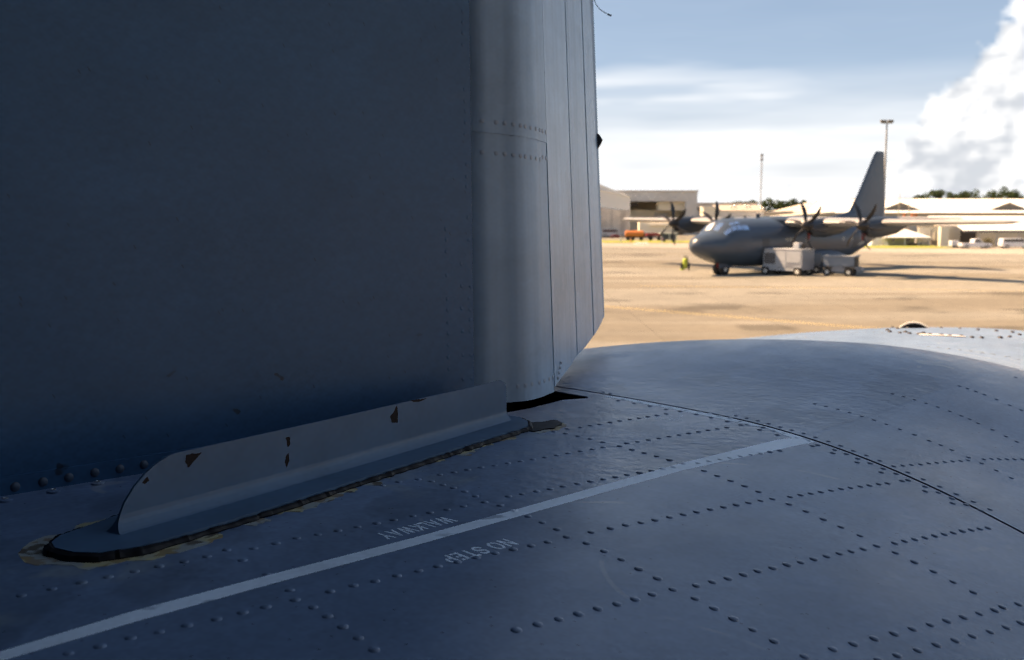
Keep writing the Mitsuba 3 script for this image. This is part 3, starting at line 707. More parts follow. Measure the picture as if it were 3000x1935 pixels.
def pale_color(p, n, uv):
    k = 1 + .25 * (fbm(p.x * .08, p.y * .3, octaves=4) - .5) + .12 * (fbm(p.x * 1.1, p.y * 2, octaves=3) - .5)
    return mi.Color3f(.28, .26, .225) * k


paint('pale_concrete', pale_color, .8, spec=.3)


def grass_color(p, n, uv):
    return mix((.16, .20, .035), (.28, .27, .07), fbm(p.x * .8, p.y * .8, octaves=4)) * (1 + .5 * (noise(p.x * 6, p.y * 6) - .5))


paint('grass_blades', grass_color, .9, spec=.2)
tag(part('ground', sheet(-5000, 5000, -4000, 7000, -.03), 'far_ground', smooth=False), 'flat land reaching the horizon behind the airfield', kind='structure')
worn('far_ground', (.10, .11, .05), .9, .4, .02)
tag(part('apron', sheet(-260, 260, -120, 320, 0), 'apron_concrete', smooth=False), 'sunlit tan concrete aircraft parking apron', kind='structure')
tw = sg.Polygon([(-60, 168), (12, 166), (30, 152), (44, 141), (72, 127), (160, 125), (160, 153.5), (58, 153.5), (40, 183), (-60, 184)])
m = extrude(tw, .004); tag(part('taxiway', m, 'pale_concrete', smooth=False), 'paler concrete strip beyond the parking apron', kind='structure')
m = extrude(sg.Polygon([(46, 160), (58, 153.9), (68.6, 153.9), (70, 176), (48, 186)]), .06); tag(part('grass', m, 'grass_blades', smooth=False), 'bright green grass patch beside the small hut', 'grass', kind='stuff')
m = extrude(sg.Polygon([(17.5, 184.3), (41, 183.3), (45, 186), (42, 200), (16, 200)]), .06); tag(part('grass', m, 'grass_blades', smooth=False), 'thin green grass strip behind the parked aircraft nose', 'grass', kind='stuff')
worn('line_yellow', (.33, .27, .14), .7, .3, .8)
la, lb = np.array([5.2, 54.3]), np.array([15.9, 43.6]); ld_ = (lb - la) / np.linalg.norm(lb - la); ln_ = np.array([-ld_[1], ld_[0]])
for o in (0, .55):
    a, b = la - ld_ * 40 + ln_ * o, lb + ld_ * 40 + ln_ * o
    tag(part('painted_line', extrude(sg.LineString([a, b]).buffer(.07, cap_style=2), .004), 'line_yellow', smooth=False), ('nearer' if o == 0 else 'farther') + ' faded yellow taxi line across the apron', kind='structure')
tag(part('painted_line', extrude(sg.LineString([(9, 71), (60, 61)]).buffer(.12, cap_style=2), .004), 'line_yellow', smooth=False), 'faded yellow line in front of the equipment carts', kind='structure')

# ------------------------------------------------------------------ the dock hangar that the tail sticks out of (behind the camera)
worn('hangar_lining', (.13, .13, .13), .85, .2, .2)
worn('hangar_floor', (.18, .175, .16), .6, .2, .3)
MH = thing('maintenance_hangar', 'dark tail dock hangar that the foreground aircraft stands in, behind the camera', 'hangar')
HANG = rotz(math.atan2(-.60, .80), (.60 * HG, .80 * HG, 0))     # local +y leaves the front, along the fuselage; +x to port
HZ = 10.8
for nm, b in (('roof', box(-30, 22, -40, 0, HZ, HZ + .4)), ('rear_wall', box(-30, 22, -40.4, -40, 0, HZ)), ('side_wall', box(-30.4, -30, -40, 0, 0, HZ)), ('side_wall', box(22, 22.4, -40, 0, 0, HZ))):
    part(nm, move(b, HANG), 'hangar_lining', MH, smooth=False)
part('floor', move(box(-30, 22, -40, .4, -.2, .01), HANG), 'hangar_floor', MH, smooth=False)
for k in range(6):
    part('roof_truss', move(box(-30, 22, -38 + 7 * k, -37.7 + 7 * k, HZ - 1.0, HZ), HANG), 'hangar_lining', MH, smooth=False)
for nm, pg in (('door_leaf', [(DX, HZ), (22, HZ), (22, 0), (3.2, 0), (3.2, 2.0), (2.4, 3.6), (DX, 4.4)]), ('door_leaf', [(-30, HZ), (-2.6, HZ), (-2.6, 4.2), (-3.6, 2.5), (-3.6, 0), (-30, 0)])):
    m = extrude(sg.Polygon(pg), .12); v = np.array(m.vertices)
    t = trimesh.Trimesh(np.column_stack([v[:, 0], v[:, 2] - .12, v[:, 1]]), m.faces, process=False)
    if t.volume < 0:
        t.invert()
    part(nm, move(t, HANG), 'hangar_lining', MH, smooth=False)

# ------------------------------------------------------------------ the parked transport aircraft
TH = .65308
NO, AFTD, PORT = np.array([14.857, 82.201]), np.array([math.cos(TH), math.sin(TH)]), np.array([math.sin(TH), -math.cos(TH)])


def hull(slz):
    slz = np.asarray(slz, float)
    P = NO + slz[..., :1] * AFTD + slz[..., 1:2] * PORT
    return np.concatenate([P, slz[..., 2:3]], -1)


def body(m):
    t = trimesh.Trimesh(hull(m.vertices), m.faces, process=False)
    if t.volume < 0:
        t.invert()
    return t


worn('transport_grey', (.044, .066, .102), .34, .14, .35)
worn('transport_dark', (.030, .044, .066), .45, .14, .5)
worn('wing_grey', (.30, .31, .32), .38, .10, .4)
plain('prop_black', (.02, .02, .022), .4)
plain('tyre', (.022, .022, .022), .8)
plain('gear_white', (.55, .55, .53), .4)
scene['cockpit_glass'] = {'type': 'twosided', 'bsdf': {'type': 'principled', 'base_color': {'type': 'rgb', 'value': [.50, .66, .88]}, 'roughness': .14, 'specular': 1.0, 'metallic': .9}}
scene['windshield_glass'] = {'type': 'twosided', 'bsdf': {'type': 'principled', 'base_color': {'type': 'rgb', 'value': [.9, .9, .9]}, 'roughness': .42, 'specular': 1.0, 'metallic': .97}}
plain('flag_red', (.16, .02, .016), .8)
plain('stencil_pale', (.30, .31, .30), .6)
PA = thing('parked_aircraft', 'dark grey four propeller transport aircraft parked on the sunlit apron', 'aircraft')
S_ = np.array([0, .12, .5, 1.2, 2.0, 2.7, 3.3, 4.2, 5.5, 7, 12, 18, 20, 22, 24, 26, 28, 29.6])
ZB = np.array([2.40, 2.12, 1.82, 1.50, 1.24, 1.04, .90, .76, .65, .6, .6, .62, .92, 1.55, 2.3, 3.05, 3.7, 4.12])
ZT = np.array([2.62, 2.95, 3.22, 3.45, 3.66, 4.22, 4.58, 4.72, 4.78, 4.8, 4.8, 4.8, 4.78, 4.75, 4.72, 4.68, 4.62, 4.5])
HW = np.array([.1, .45, .85, 1.32, 1.65, 1.85, 1.98, 2.08, 2.13, 2.15, 2.15, 2.15, 2.1, 1.95, 1.6, 1.15, .65, .22])
fz = [PchipInterpolator(S_, a) for a in (ZB, ZT, HW)]


def fus(s, a, out=0.0):
    s, a = np.broadcast_arrays(np.asarray(s, float), np.asarray(a, float))
    zb, zt, hw = (f(s) for f in fz)
    c, s_ = np.cos(a), np.sin(a); ex = 2 / 2.25
    return np.stack([s, (hw + out) * np.sign(c) * np.abs(c) ** ex, (zb + zt) / 2 + ((zt - zb) / 2 + out) * np.sign(s_) * np.abs(s_) ** ex], -1)


ga = np.linspace(0, 2 * np.pi, 41)[:-1]
st = np.unique(np.concatenate([np.linspace(0, 4.5, 26), np.linspace(4.5, 20, 18), np.linspace(20, 29.6, 16)]))
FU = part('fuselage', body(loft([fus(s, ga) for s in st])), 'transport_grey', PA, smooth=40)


def patch(s0, s1, a0, a1, mat, name, parent, out=.025, skew=0.0, smooth=True):
    ns, na = 8, 8
    gs, gaa = np.meshgrid(np.linspace(s0, s1, ns), np.radians(np.linspace(a0, a1, na)), indexing='ij')
    gs = gs + skew * (gaa - math.radians(a0))
    o, i = fus(gs, gaa, out), fus(gs, gaa, -.03)
    v = np.vstack([o.reshape(-1, 3), i.reshape(-1, 3)]); q = grid_faces(ns, na); n = ns * na
    f = [q, q[:, ::-1] + n]
    idx = np.arange(n).reshape(ns, na)
    edge = np.concatenate([idx[0], idx[1:, -1], idx[-1, -2::-1], idx[-2:0:-1, 0]])
    nx = np.roll(edge, -1); f.append(np.stack([edge, edge + n, nx + n, nx], 1))
    f = np.vstack(f); t = trimesh.Trimesh(v, np.vstack([f[:, [0, 1, 2]], f[:, [0, 2, 3]]]), process=False)
    return part(name, body(t), mat, parent, smooth=30)


patch(2.2, 2.95, 68, 84, 'cockpit_glass', 'windshield', FU)
patch(2.2, 2.9, 93, 110, 'windshield_glass', 'windshield', FU)
for a, b in ((2.35, 2.95), (3.05, 3.5), (3.6, 4.1), (4.2, 4.85)):
    patch(a, b, 33 - 2 * (a - 2.3), 47 - 2 * (a - 2.3), 'cockpit_glass', 'side_window', FU)
for a, b in ((3.15, 3.6), (3.7, 4.2)):
    patch(a, b, 50, 60, 'cockpit_glass', 'eyebrow_window', FU)
for a, b in ((2.4, 3.0), (3.1, 3.7)):
    patch(a, b, 132, 147, 'cockpit_glass', 'side_window', FU)
patch(9.4, 10.7, 2, 8, 'stencil_pale', 'stencil', FU, .006); patch(20.3, 21.6, -18, -11, 'stencil_pale', 'stencil', FU, .006)
for s in (12.2, 17.6, 18.9):
    patch(s, s + .36, 0, 8, 'stencil_pale', 'round_window', FU, .01)
dk = patch(6.3, 7.2, -38, 8, 'transport_dark', 'crew_door', FU, .012)
patch(19.3, 20.3, -25, 16, 'transport_dark', 'paratroop_door', FU, .012)


def foil(chord, thick, le, zc, l, n=24):
    a = np.linspace(0, 2 * np.pi, n + 1)[:-1]; x = .5 - .5 * np.cos(a)
    y = np.sign(np.sin(a)) * 5 * (.2969 * np.sqrt(x) - .126 * x - .3516 * x ** 2 + .2843 * x ** 3 - .1015 * x ** 4) * thick
    return np.column_stack([le + x * chord, np.full(n, l), zc + y * 1.0 + .03 * thick * np.sin(np.pi * x)])


WS = [(-20.0, 2.5, .32, 11.2, 4.62), (-10.5, 4.0, .55, 10.3, 4.50), (-5, 4.8, .80, 9.95, 4.42), (0, 4.9, .86, 9.9, 4.40), (5, 4.8, .80, 9.95, 4.40), (10.5, 4.0, .55, 10.3, 4.44), (20.0, 2.5, .32, 11.2, 4.50)]
WS = [tuple(np.array(a)) for a in WS]
rings_ = [foil(c, t, le, z, l) for l, c, t, le, z in WS]
tip = [foil(2.0, .10, 11.5, 4.61, -20.35)] + rings_ + [foil(2.0, .10, 11.5, 4.50, 20.35)]
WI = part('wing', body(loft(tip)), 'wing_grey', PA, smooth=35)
tag(WI, 'long straight wing whose top catches the sun')
fair = [np.column_stack([np.full(24, s), w * np.cos(np.linspace(0, 2 * np.pi, 25)[:-1]), 4.55 + h * np.sin(np.linspace(0, 2 * np.pi, 25)[:-1])]) for s, w, h in ((9.0, .2, .1), (9.6, 1.5, .36), (11, 1.9, .42), (14.5, 1.8, .38), (17.5, .4, .2))]
part('wing_fairing', body(loft(fair)), 'transport_grey', PA, smooth=40)


def ell(s, l, z, w, h, n=20, p=2.3):
    a = np.linspace(0, 2 * np.pi, n + 1)[:-1]; c, q = np.cos(a), np.sin(a)
    return np.column_stack([np.full(n, s), l + w * np.sign(c) * np.abs(c) ** (2 / p), z + h * np.sign(q) * np.abs(q) ** (2 / p)])


def blade_mesh():
    secs = []
    for r, ch, be, off in ((.22, .13, 50, 0), (.45, .20, 58, .02), (.8, .31, 66, .045), (1.2, .36, 73, .03), (1.55, .33, 78, -.04), (1.85, .25, 82, -.14), (2.02, .14, 84, -.23), (2.08, .05, 85, -.28)):
        a = np.linspace(0, 2 * np.pi, 13)[:-1]; b = math.radians(be)
        x, y = np.cos(a) * ch * .62, np.sin(a) * (.030 + .03 * (1 - r / 2.1))
        tang = x * math.cos(b) - y * math.sin(b) + off; ax = x * math.sin(b) + y * math.cos(b)
        secs.append(np.column_stack([ax, tang, np.full(12, r)]))
    return loft(secs)


BLADE = blade_mesh()
ENG = [(10.15, 4.20, -17), (4.95, 4.15, -12), (-4.95, 4.22, 10), (-10.15, 4.27, -2)]
for l, z, ph in ENG:
    nc = part('engine_nacelle', body(loft([ell(s, l, z + dz, w, h) for s, w, h, dz in ((8.75, .40, .46, -.05), (8.9, .50, .62, -.12), (9.6, .58, .78, -.18), (11, .60, .84, -.16), (13, .52, .70, -.02), (14.6, .34, .34, .16), (15.4, .12, .12, .25))])), 'transport_dark', PA, smooth=40)
    part('air_intake', body(loft([ell(s, l, z - .58, w, h) for s, w, h in ((8.74, .22, .13), (8.80, .30, .20), (9.3, .30, .22), (10.2, .2, .1))])), 'shadow_black', nc, smooth=40)
    pr = part('propeller', body(loft([ell(s, l, z, r, r, p=2) for s, r in ((7.75, .02), (7.80, .12), (7.95, .24), (8.2, .35), (8.5, .40), (8.74, .42))])), 'prop_black', PA, smooth=40)
    for k in range(6):
        a = math.radians(ph + 60 * k); c, s = math.cos(a), math.sin(a)
        v = np.array(BLADE.vertices); R = np.column_stack([8.36 + v[:, 0], l + v[:, 1] * c + v[:, 2] * s, z - v[:, 1] * s + v[:, 2] * c])
        part('blade', body(trimesh.Trimesh(R, BLADE.faces, process=False)), 'prop_black', pr, smooth=40)
    if l > 0:
        part('intake_cover', body(box(8.60, 8.70, l - .12, l + .14, z - 1.15, z - .62)), 'flag_red', nc, smooth=False)
fin_secs = []
for z, le, te, t in ((4.6, 19.8, 27.5, .34), (5.3, 21.6, 27.55, .30), (7.0, 22.9, 27.45, .26), (9.2, 24.3, 27.25, .2), (10.9, 25.4, 27.1, .15), (11.2, 25.7, 27.0, .06)):
    r = foil(te - le, t, le, 0, 0); fin_secs.append(np.column_stack([r[:, 0], r[:, 2], np.full(len(r), z)]))
FI = part('tail_fin', body(loft(fin_secs)), 'transport_grey', PA, smooth=35)
part('dorsal_fillet', body(loft([ell(s, 0, 4.62, w, h) for s, w, h in ((15.5, .05, .05), (18, .18, .2), (20.5, .26, .55), (22.5, .26, .95))])), 'transport_grey', FI, smooth=40)
hs = [foil(c, t, le, 4.75, l) for l, c, t, le in ((-8, 1.9, .14, 26.4), (-4, 2.9, .24, 25.8), (0, 3.8, .34, 25.2), (4, 2.9, .24, 25.8), (8, 1.9, .14, 26.4))]
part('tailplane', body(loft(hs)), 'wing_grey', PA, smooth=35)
for l in (2.05, -2.05):
    part('gear_fairing', body(loft([ell(s, l, 1.15 + dz, w, h) for s, w, h, dz in ((9.6, .05, .2, .1), (10.4, .42, .62, 0), (12, .52, .78, 0), (15.5, .52, .78, 0), (17.2, .35, .5, .1), (18.2, .05, .1, .2))])), 'transport_grey', PA, smooth=40)
    for s in (12.4, 14.1):
        wh = part('main_wheel', body(cyl((s, l - .24, .70), (s, l + .24, .70), .70, 24)), 'tyre', PA)
        part('rim', body(cyl((s, l + .18, .70), (s, l + .26, .70), .30, 16)), 'gear_white', wh)
for l in (.32, -.32):
    wh = part('nose_wheel', body(cyl((3.6, l - .17, .50), (3.6, l + .17, .50), .50, 24)), 'tyre', PA)
    part('rim', body(cyl((3.6, l - .12, .50), (3.6, l + .185, .50), .22, 16)), 'gear_white', wh)
part('nose_strut', body(cyl((3.6, 0, .45), (3.4, 0, 1.3), .11, 12)), 'gear_white', PA)
part('gear_door', body(box(2.6, 4.2, .62, .66, .62, 1.0)), 'transport_grey', PA, smooth=False)
part('warning_streamer', body(box(2.96, 3.02, .05, .22, .62, 1.75)), 'flag_red', PA, smooth=False)
part('antenna', body(box(8.0, 8.5, -.03, .03, 4.78, 5.15)), 'transport_dark', FU, smooth=False)
part('antenna', body(box(6.4, 6.6, -.05, .05, 4.78, 5.0)), 'transport_dark', FU, smooth=False)

# ------------------------------------------------------------------ carts and extinguisher
worn('cart_white', (.36, .39, .43), .5, .2, 1.2)
worn('cart_grey', (.20, .22, .26), .5, .2, 1.2)
plain('grille_dark', (.05, .045, .035), .7)
worn('cart_blue', (.17, .21, .27), .5, .2, 1.2)


def wheels(parent, M, spots, r, w=.2):
    for x, y in spots:
        k = part('wheel', move(cyl((x, y - w / 2, r), (x, y + w / 2, r), r, 18), M), 'tyre', parent)
        part('hub', move(cyl((x, y - w / 2 - .015, r), (x, y + w / 2 + .015, r), r * .5, 12), M), 'gear_white', k)


C1 = thing('generator_cart', 'larger pale grey ground power cart with dark louvred grille, in front of the aircraft', 'equipment cart')
M = rotz(-math.pi / 4, (23.85, 82.1, 0))         # local: x back along the long side is negative, y to the rear
part('cabinet', move(box(-3.6, 0, 0, 2.05, .62, 2.12, .05), M), 'cart_white', C1, smooth=30)
part('roof_panel', move(box(-3.66, .04, -.05, 2.1, 2.12, 2.24, .03), M), 'cart_white', C1, smooth=30)
part('skirt', move(box(-3.2, -.4, -.03, 2.0, .42, .62), M), 'cart_white', C1, smooth=False)
part('end_panel', move(box(-.0, .04, .03, 2.0, .5, 2.06), M), 'cart_grey', C1, smooth=False)
gk = part('grille', move(box(-3.42, -2.45, -.05, .02, .95, 1.85), M), 'grille_dark', C1, smooth=False)
for z in np.arange(1.0, 1.85, .17):
    part('louvre', move(box(-3.42, -2.45, -.08, -.04, z, z + .06), M), 'cart_grey', gk, smooth=False)
part('panel_door', move(box(-2.3, -1.45, -.035, .02, .68, 2.0), M), 'cart_white', C1, smooth=False)
part('panel_door', move(box(-1.35, -.12, -.035, .02, 1.12, 2.0), M), 'cart_white', C1, smooth=False)
part('panel_door', move(box(-1.35, -.12, -.03, .02, .66, 1.06), M), 'cart_grey', C1, smooth=False)
part('exhaust_stack', move(box(-1.0, -.45, .3, .9, 2.24, 2.75, .06), M), 'cart_white', C1)
part('exhaust_stack', move(cyl((-.3, .7, 2.24), (-.3, .7, 2.62), .13), M), 'grille_dark', C1)
part('mudguard', move(box(-3.66, -2.95, -.14, .3, .70, .78), M), 'cart_white', C1, smooth=False)
part('mudguard', move(box(-.75, -.02, -.14, .3, .70, .78), M), 'cart_white', C1, smooth=False)
wheels(C1, M, [(-3.3, .02), (-.35, .02), (-3.3, 2.0), (-.35, 2.0)], .36)
part('tow_bar', move(box(-5.0, -3.6, .95, 1.05, .38, .46), M), 'cart_white', C1, smooth=False)
C2 = thing('compressor_cart', 'smaller blue grey wheeled cart right of the generator cart', 'equipment cart')
M = rotz(-math.radians(30), (28.12, 81.9, 0))
part('cabinet', move(box(-2.5, 0, 0, 1.55, .78, 1.58, .06), M), 'cart_blue', C2)
part('roof_panel', move(box(-2.55, .0, -.03, 1.6, 1.58, 1.68, .03), M), 'cart_white', C2)
part('belly', move(box(-1.85, -.75, .02, 1.5, .34, .78), M), 'cart_grey', C2, smooth=False)
part('frame_rail', move(box(-2.5, .3, .05, 1.5, .62, .79), M), 'cart_grey', C2, smooth=False)
gk = part('grille', move(box(.0, .10, .12, 1.43, .72, 1.62, .03), M), 'grille_dark', C2)
part('grille_hood', move(box(-.02, .2, .05, 1.5, 1.60, 1.74, .03), M), 'cart_blue', C2)
part('bumper', move(box(.1, .55, .2, 1.35, .40, .72, .04), M), 'cart_blue', C2)
for x in (-2.15, -.42):
    part('mudguard', move(box(x - .42, x + .42, -.12, .25, .70, .77), M), 'grille_dark', C2, smooth=False)
wheels(C2, M, [(-2.15, .0), (-.42, .0), (-2.15, 1.5), (-.42, 1.5)], .34)
C3 = thing('equipment_cart', 'bluish cart partly hidden between the two larger carts', 'equipment cart')
M = rotz(-.3, (26.6, 86.2, 0))
part('cabinet', move(box(-1.9, .1, 0, 1.5, .8, 1.75, .05), M), 'cart_blue', C3)
part('frame_rail', move(box(-1.8, .0, .1, 1.4, .5, .8), M), 'cart_grey', C3, smooth=False)
wheels(C3, M, [(-1.5, .0), (-.25, .0), (-1.5, 1.5), (-.25, 1.5)], .33)
plain('extinguisher_lime', (.42, .50, .06), .35)
EX = thing('fire_extinguisher', 'lime yellow wheeled fire extinguisher left of the aircraft nose wheel', 'fire extinguisher')
ex = np.array([15.9, 91.6, 0]); ME = np.eye(4); ME[:3, 3] = ex
part('cylinder', move(lathe([(.0, .12), (.20, .14), (.24, .22), (.24, .92), (.18, 1.04), (.07, 1.12), (.0, 1.13)], 20), ME), 'extinguisher_lime', EX, smooth=50)
part('valve', move(box(-.05, .05, -.05, .05, 1.12, 1.28), ME), 'grille_dark', EX, smooth=False)
part('handle', move(tube([(-.1, .2, .9), (-.1, .3, 1.25), (.3, .35, 1.3), (.3, .3, .9)], .025, 6), ME), 'grille_dark', EX)
part('hose', move(tube([(.05, -.05, 1.2), (.25, -.18, 1.0), (.27, -.2, .5), (.18, -.26, .3)], .03, 6), ME), 'grille_dark', EX)
for x in (-.33, .37):
    part('wheel', move(cyl((x - .04, .05, .36), (x + .04, .05, .36), .36, 18), ME), 'tyre', EX)
part('foot', move(box(-.4, -.1, -.25, .3, .0, .14), ME), 'extinguisher_lime', EX, smooth=False)

# ------------------------------------------------------------------ buildings
worn('roof_white', (.78, .77, .74), .55, .06, .25)
worn('wall_olive', (0.46, 0.45, 0.39), .8, .10, .25)
worn('wall_beige', (0.62, 0.57, 0.46), .8, .10, .3)
worn('wall_cream', (0.76, 0.7, 0.55), .8, .10, .3)
worn('wall_pale', (0.76, 0.74, 0.68), .8, .08, .2)
worn('wall_grey', (0.56, 0.55, 0.52), .8, .12, .2)
worn('wall_weathered', (0.58, 0.52, 0.44), .85, .45, .35, .25)
worn('roof_brown', (0.46, 0.42, 0.36), .7, .10, .3)
plain('opening_dark', (.07, .06, .052), .8)
plain('vent_grey', (.15, .145, .13), .7)
plain('trim_tan', (.55, .47, .34), .7)
plain('glass_dark', (.03, .035, .04), .1, spec=.8)


def quadslab(p, t, mat, name, parent):
    """A roof plane from four corners (counter-clockwise from above), t thick."""
    p = np.asarray(p, float); n = np.cross(p[1] - p[0], p[2] - p[0]); n /= np.linalg.norm(n)
    if n[2] < 0:
        n = -n
    m = trimesh.convex.convex_hull(np.vstack([p, p - n * t]))
    return part(name, m, mat, parent, smooth=False)


HA = thing('hangar', 'long low hangar with a bright white hip roof and two gabled roof vents', 'hangar')
W1 = part('wall', box(73.8, 168, 251, 252, 0, 5.66), 'wall_olive', HA, smooth=False)
for k in range(46):
    part('wall_panel', box(74 + 2.0 * k, 75.92 + 2.0 * k, 250.92, 251, .2, 5.60), 'wall_olive', W1, smooth=False)
part('wall', box(73.8, 74.3, 252, 289, 0, 5.66), 'wall_beige', HA, smooth=False)
RO = quadslab([(72.9, 249.6, 5.72), (170, 249.6, 5.72), (170, 270, 9.5), (83.4, 270, 9.5)], .14, 'roof_white', 'roof', HA)
quadslab([(72.9, 249.6, 5.72), (83.4, 270, 9.5), (72.9, 290.4, 5.72)], .14, 'roof_brown', 'roof_end', HA)
quadslab([(83.4, 270, 9.5), (170, 270, 9.5), (170, 290.4, 5.72), (72.9, 290.4, 5.72)], .14, 'roof_white', 'roof', HA)
part('eave_trim', box(72.9, 170, 249.45, 249.62, 5.5, 5.74), 'trim_tan', HA, smooth=False)
part('ridge_cap', box(83.4, 170, 269.7, 270.3, 9.42, 9.62), 'trim_tan', RO, smooth=False)
for k in range(48):
    x = 85 + 1.8 * k
    part('roof_seam', trimesh.convex.convex_hull(np.array([(x + a, y, z + b) for a in (0, .07) for b in (0, .10) for y, z in ((249.7, 5.73), (269.7, 9.45))])), 'roof_white', RO, smooth=False)
for cx in (98.0, 125.4):
    v = trimesh.convex.convex_hull([(cx - 4.6, 253.4, 6.45), (cx + 4.6, 253.4, 6.45), (cx, 253.4, 8.25), (cx - 4.6, 256, 6.9), (cx + 4.6, 256, 6.9), (cx, 263.3, 8.25)])
    g = part('gable_vent', v, 'vent_grey', RO, smooth=False)
    for s in (-1, 1):
        quadslab([(cx, 252.9, 8.42), (cx + s * 5.3, 252.9, 6.42), (cx + s * 5.3, 255.6, 6.85), (cx, 264.2, 8.42)], .1, 'roof_white', 'vent_roof', g)
AN = thing('annex', 'beige flat annex at the left end of the white roofed hangar', 'building')
part('wall', box(57, 73.5, 262, 276, 0, 5.7), 'wall_beige', AN, smooth=False)
part('roof', trimesh.convex.convex_hull([(56.5, 261.4, 5.7), (73.4, 261.4, 6.25), (56.5, 277, 5.7), (73.4, 277, 6.25), (56.5, 261.4, 5.55), (73.4, 261.4, 5.55), (56.5, 277, 5.55), (73.4, 277, 5.55)]), 'roof_brown', AN, smooth=False)
LB = thing('workshop', 'low workshop with white metal roof in front of the long hangar', 'building')
quadslab([(77.0, 181, 3.25), (120, 181, 3.25), (120, 196, 4.95), (81.4, 196, 4.95)], .16, 'roof_white', 'roof', LB)
part('wall', box(78, 120, 184, 185, 0, 3.4), 'wall_beige', LB, smooth=False)
part('fascia', box(77.0, 120, 180.9, 181.05, 2.95, 3.22), 'trim_tan', LB, smooth=False)
CP_ = thing('carport', 'white roofed carport over parked vehicles at the right edge', 'carport')
quadslab([(73.6, 163, 2.62), (120, 163, 2.62), (120, 171, 3.38), (76.0, 171, 3.38)], .12, 'roof_white', 'roof', CP_)
part('fascia', box(73.6, 120, 162.85, 163.05, 2.28, 2.56), 'vent_grey', CP_, smooth=False)
part('rear_wall', box(74.0, 120, 174.0, 174.4, 0, 3.0), 'wall_beige', CP_, smooth=False)
part('end_wall', box(73.0, 76.2, 172.9, 173.6, 0, 2.9), 'wall_beige', CP_, smooth=False)
for x in (76.4, 79.3, 82.8, 87.0, 91):
    part('post', box(x, x + .18, 163.6, 163.8, 0, 2.5), 'wall_grey', CP_, smooth=False)
part('door', box(78.0, 80.7, 173.9, 174.0, 0, 2.4), 'opening_dark', CP_, smooth=False)
part('wall_panel', box(81.3, 84.4, 173.9, 174.0, 0.1, 2.4), 'wall_cream', CP_, smooth=False)
part('wall_panel', box(84.6, 88.2, 173.9, 174.0, 0.1, 2.4), 'wall_cream', CP_, smooth=False)
PW = thing('gate_wall', 'cream rendered wall with a dark archway right of the hut', 'wall')
arch = sg.Polygon([(0, 0), (5.2, 0), (5.2, 3.1), (0, 3.1)]).difference(sg.Polygon([(3.0, -.1), (3.95, -.1), (3.95, 1.9)] + [(3.475 + .475 * math.cos(a), 1.9 + .55 * math.sin(a)) for a in np.linspace(0, math.pi, 10)] + [(3.0, 1.9)])).difference(sg.box(2.05, -.1, 2.75, 2.7))
am = extrude(arch, .5); av = np.array(am.vertices)
part('wall', trimesh.Trimesh(np.column_stack([68.3 + av[:, 0], 168.6 - av[:, 2], av[:, 1]]), am.faces[:, ::-1], process=False), 'wall_cream', PW, smooth=False)
part('back_wall', box(69.6, 73.2, 170.4, 170.8, 0, 2.9), 'wall_grey', PW, smooth=False)
part('pier', box(71.0, 72.3, 165.6, 166.7, 0, 3.12), 'wall_cream', PW, smooth=False)
part('coping', box(68.1, 73.4, 168.0, 168.7, 3.1, 3.24), 'trim_tan', PW, smooth=False)
DU = thing('dumpster', 'dark grey waste bin standing in front of the cream wall', 'bin')
part('tub', trimesh.convex.convex_hull([(x, y, z) for x, y, z in ((70.1, 166.9, 0.1), (71.0, 166.9, .1), (70.1, 167.7, .1), (71.0, 167.7, .1), (70.0, 166.7, .85), (71.1, 166.7, .85), (70.0, 167.8, .85), (71.1, 167.8, .85))]), 'vent_grey', DU, smooth=False)
part('lid', box(69.98, 71.12, 166.68, 167.82, .86, .93), 'opening_dark', DU, smooth=False)
KI = thing('hut', 'small hut with a white pyramid roof and open porch posts', 'hut')
part('wall', box(62.2, 66.9, 166, 169, 0, 1.6), 'wall_pale_green', KI, smooth=False)
worn('wall_pale_green', (.36, .36, .27), .8, .1, .4)
part('roof', trimesh.convex.convex_hull([(61.3, 164.2, 1.48), (69.0, 164.2, 1.48), (61.3, 170.5, 1.48), (69.0, 170.5, 1.48), (63.2, 167.2, 2.92), (65.2, 167.2, 2.92), (61.3, 164.2, 1.32), (69.0, 164.2, 1.32), (61.3, 170.5, 1.32), (69.0, 170.5, 1.32)]), 'roof_white', KI, smooth=False)
for x in (64.6, 66.9, 68.6):
    part('post', box(x, x + .14, 164.4, 164.54, 0, 1.34), 'gear_white', KI, smooth=False)
for x in (63.0, 65.5):
    part('window', box(x, x + .5, 165.93, 166.0, .75, 1.25), 'glass_dark', KI, smooth=False)
part('porch_wall', box(65.3, 67.6, 165.0, 165.1, 0, .5), 'opening_dark', KI, smooth=False)
TE_ = thing('tent', 'white canvas shelter with a slanted side left of the hut', 'tent')
part('canvas', trimesh.convex.convex_hull([(59.4, 165.5, 0), (62.6, 165.5, 0), (60.3, 165.9, 1.9), (61.5, 165.9, 1.9), (59.4, 169, 0), (62.6, 169, 0), (60.3, 168.6, 1.9), (61.5, 168.6, 1.9)]), 'roof_white', TE_, smooth=False)
for x in (60.1, 60.75, 61.4):
    part('rib', box(x, x + .05, 165.45, 165.5, 0.02, 1.2), 'trim_tan', TE_, smooth=False)

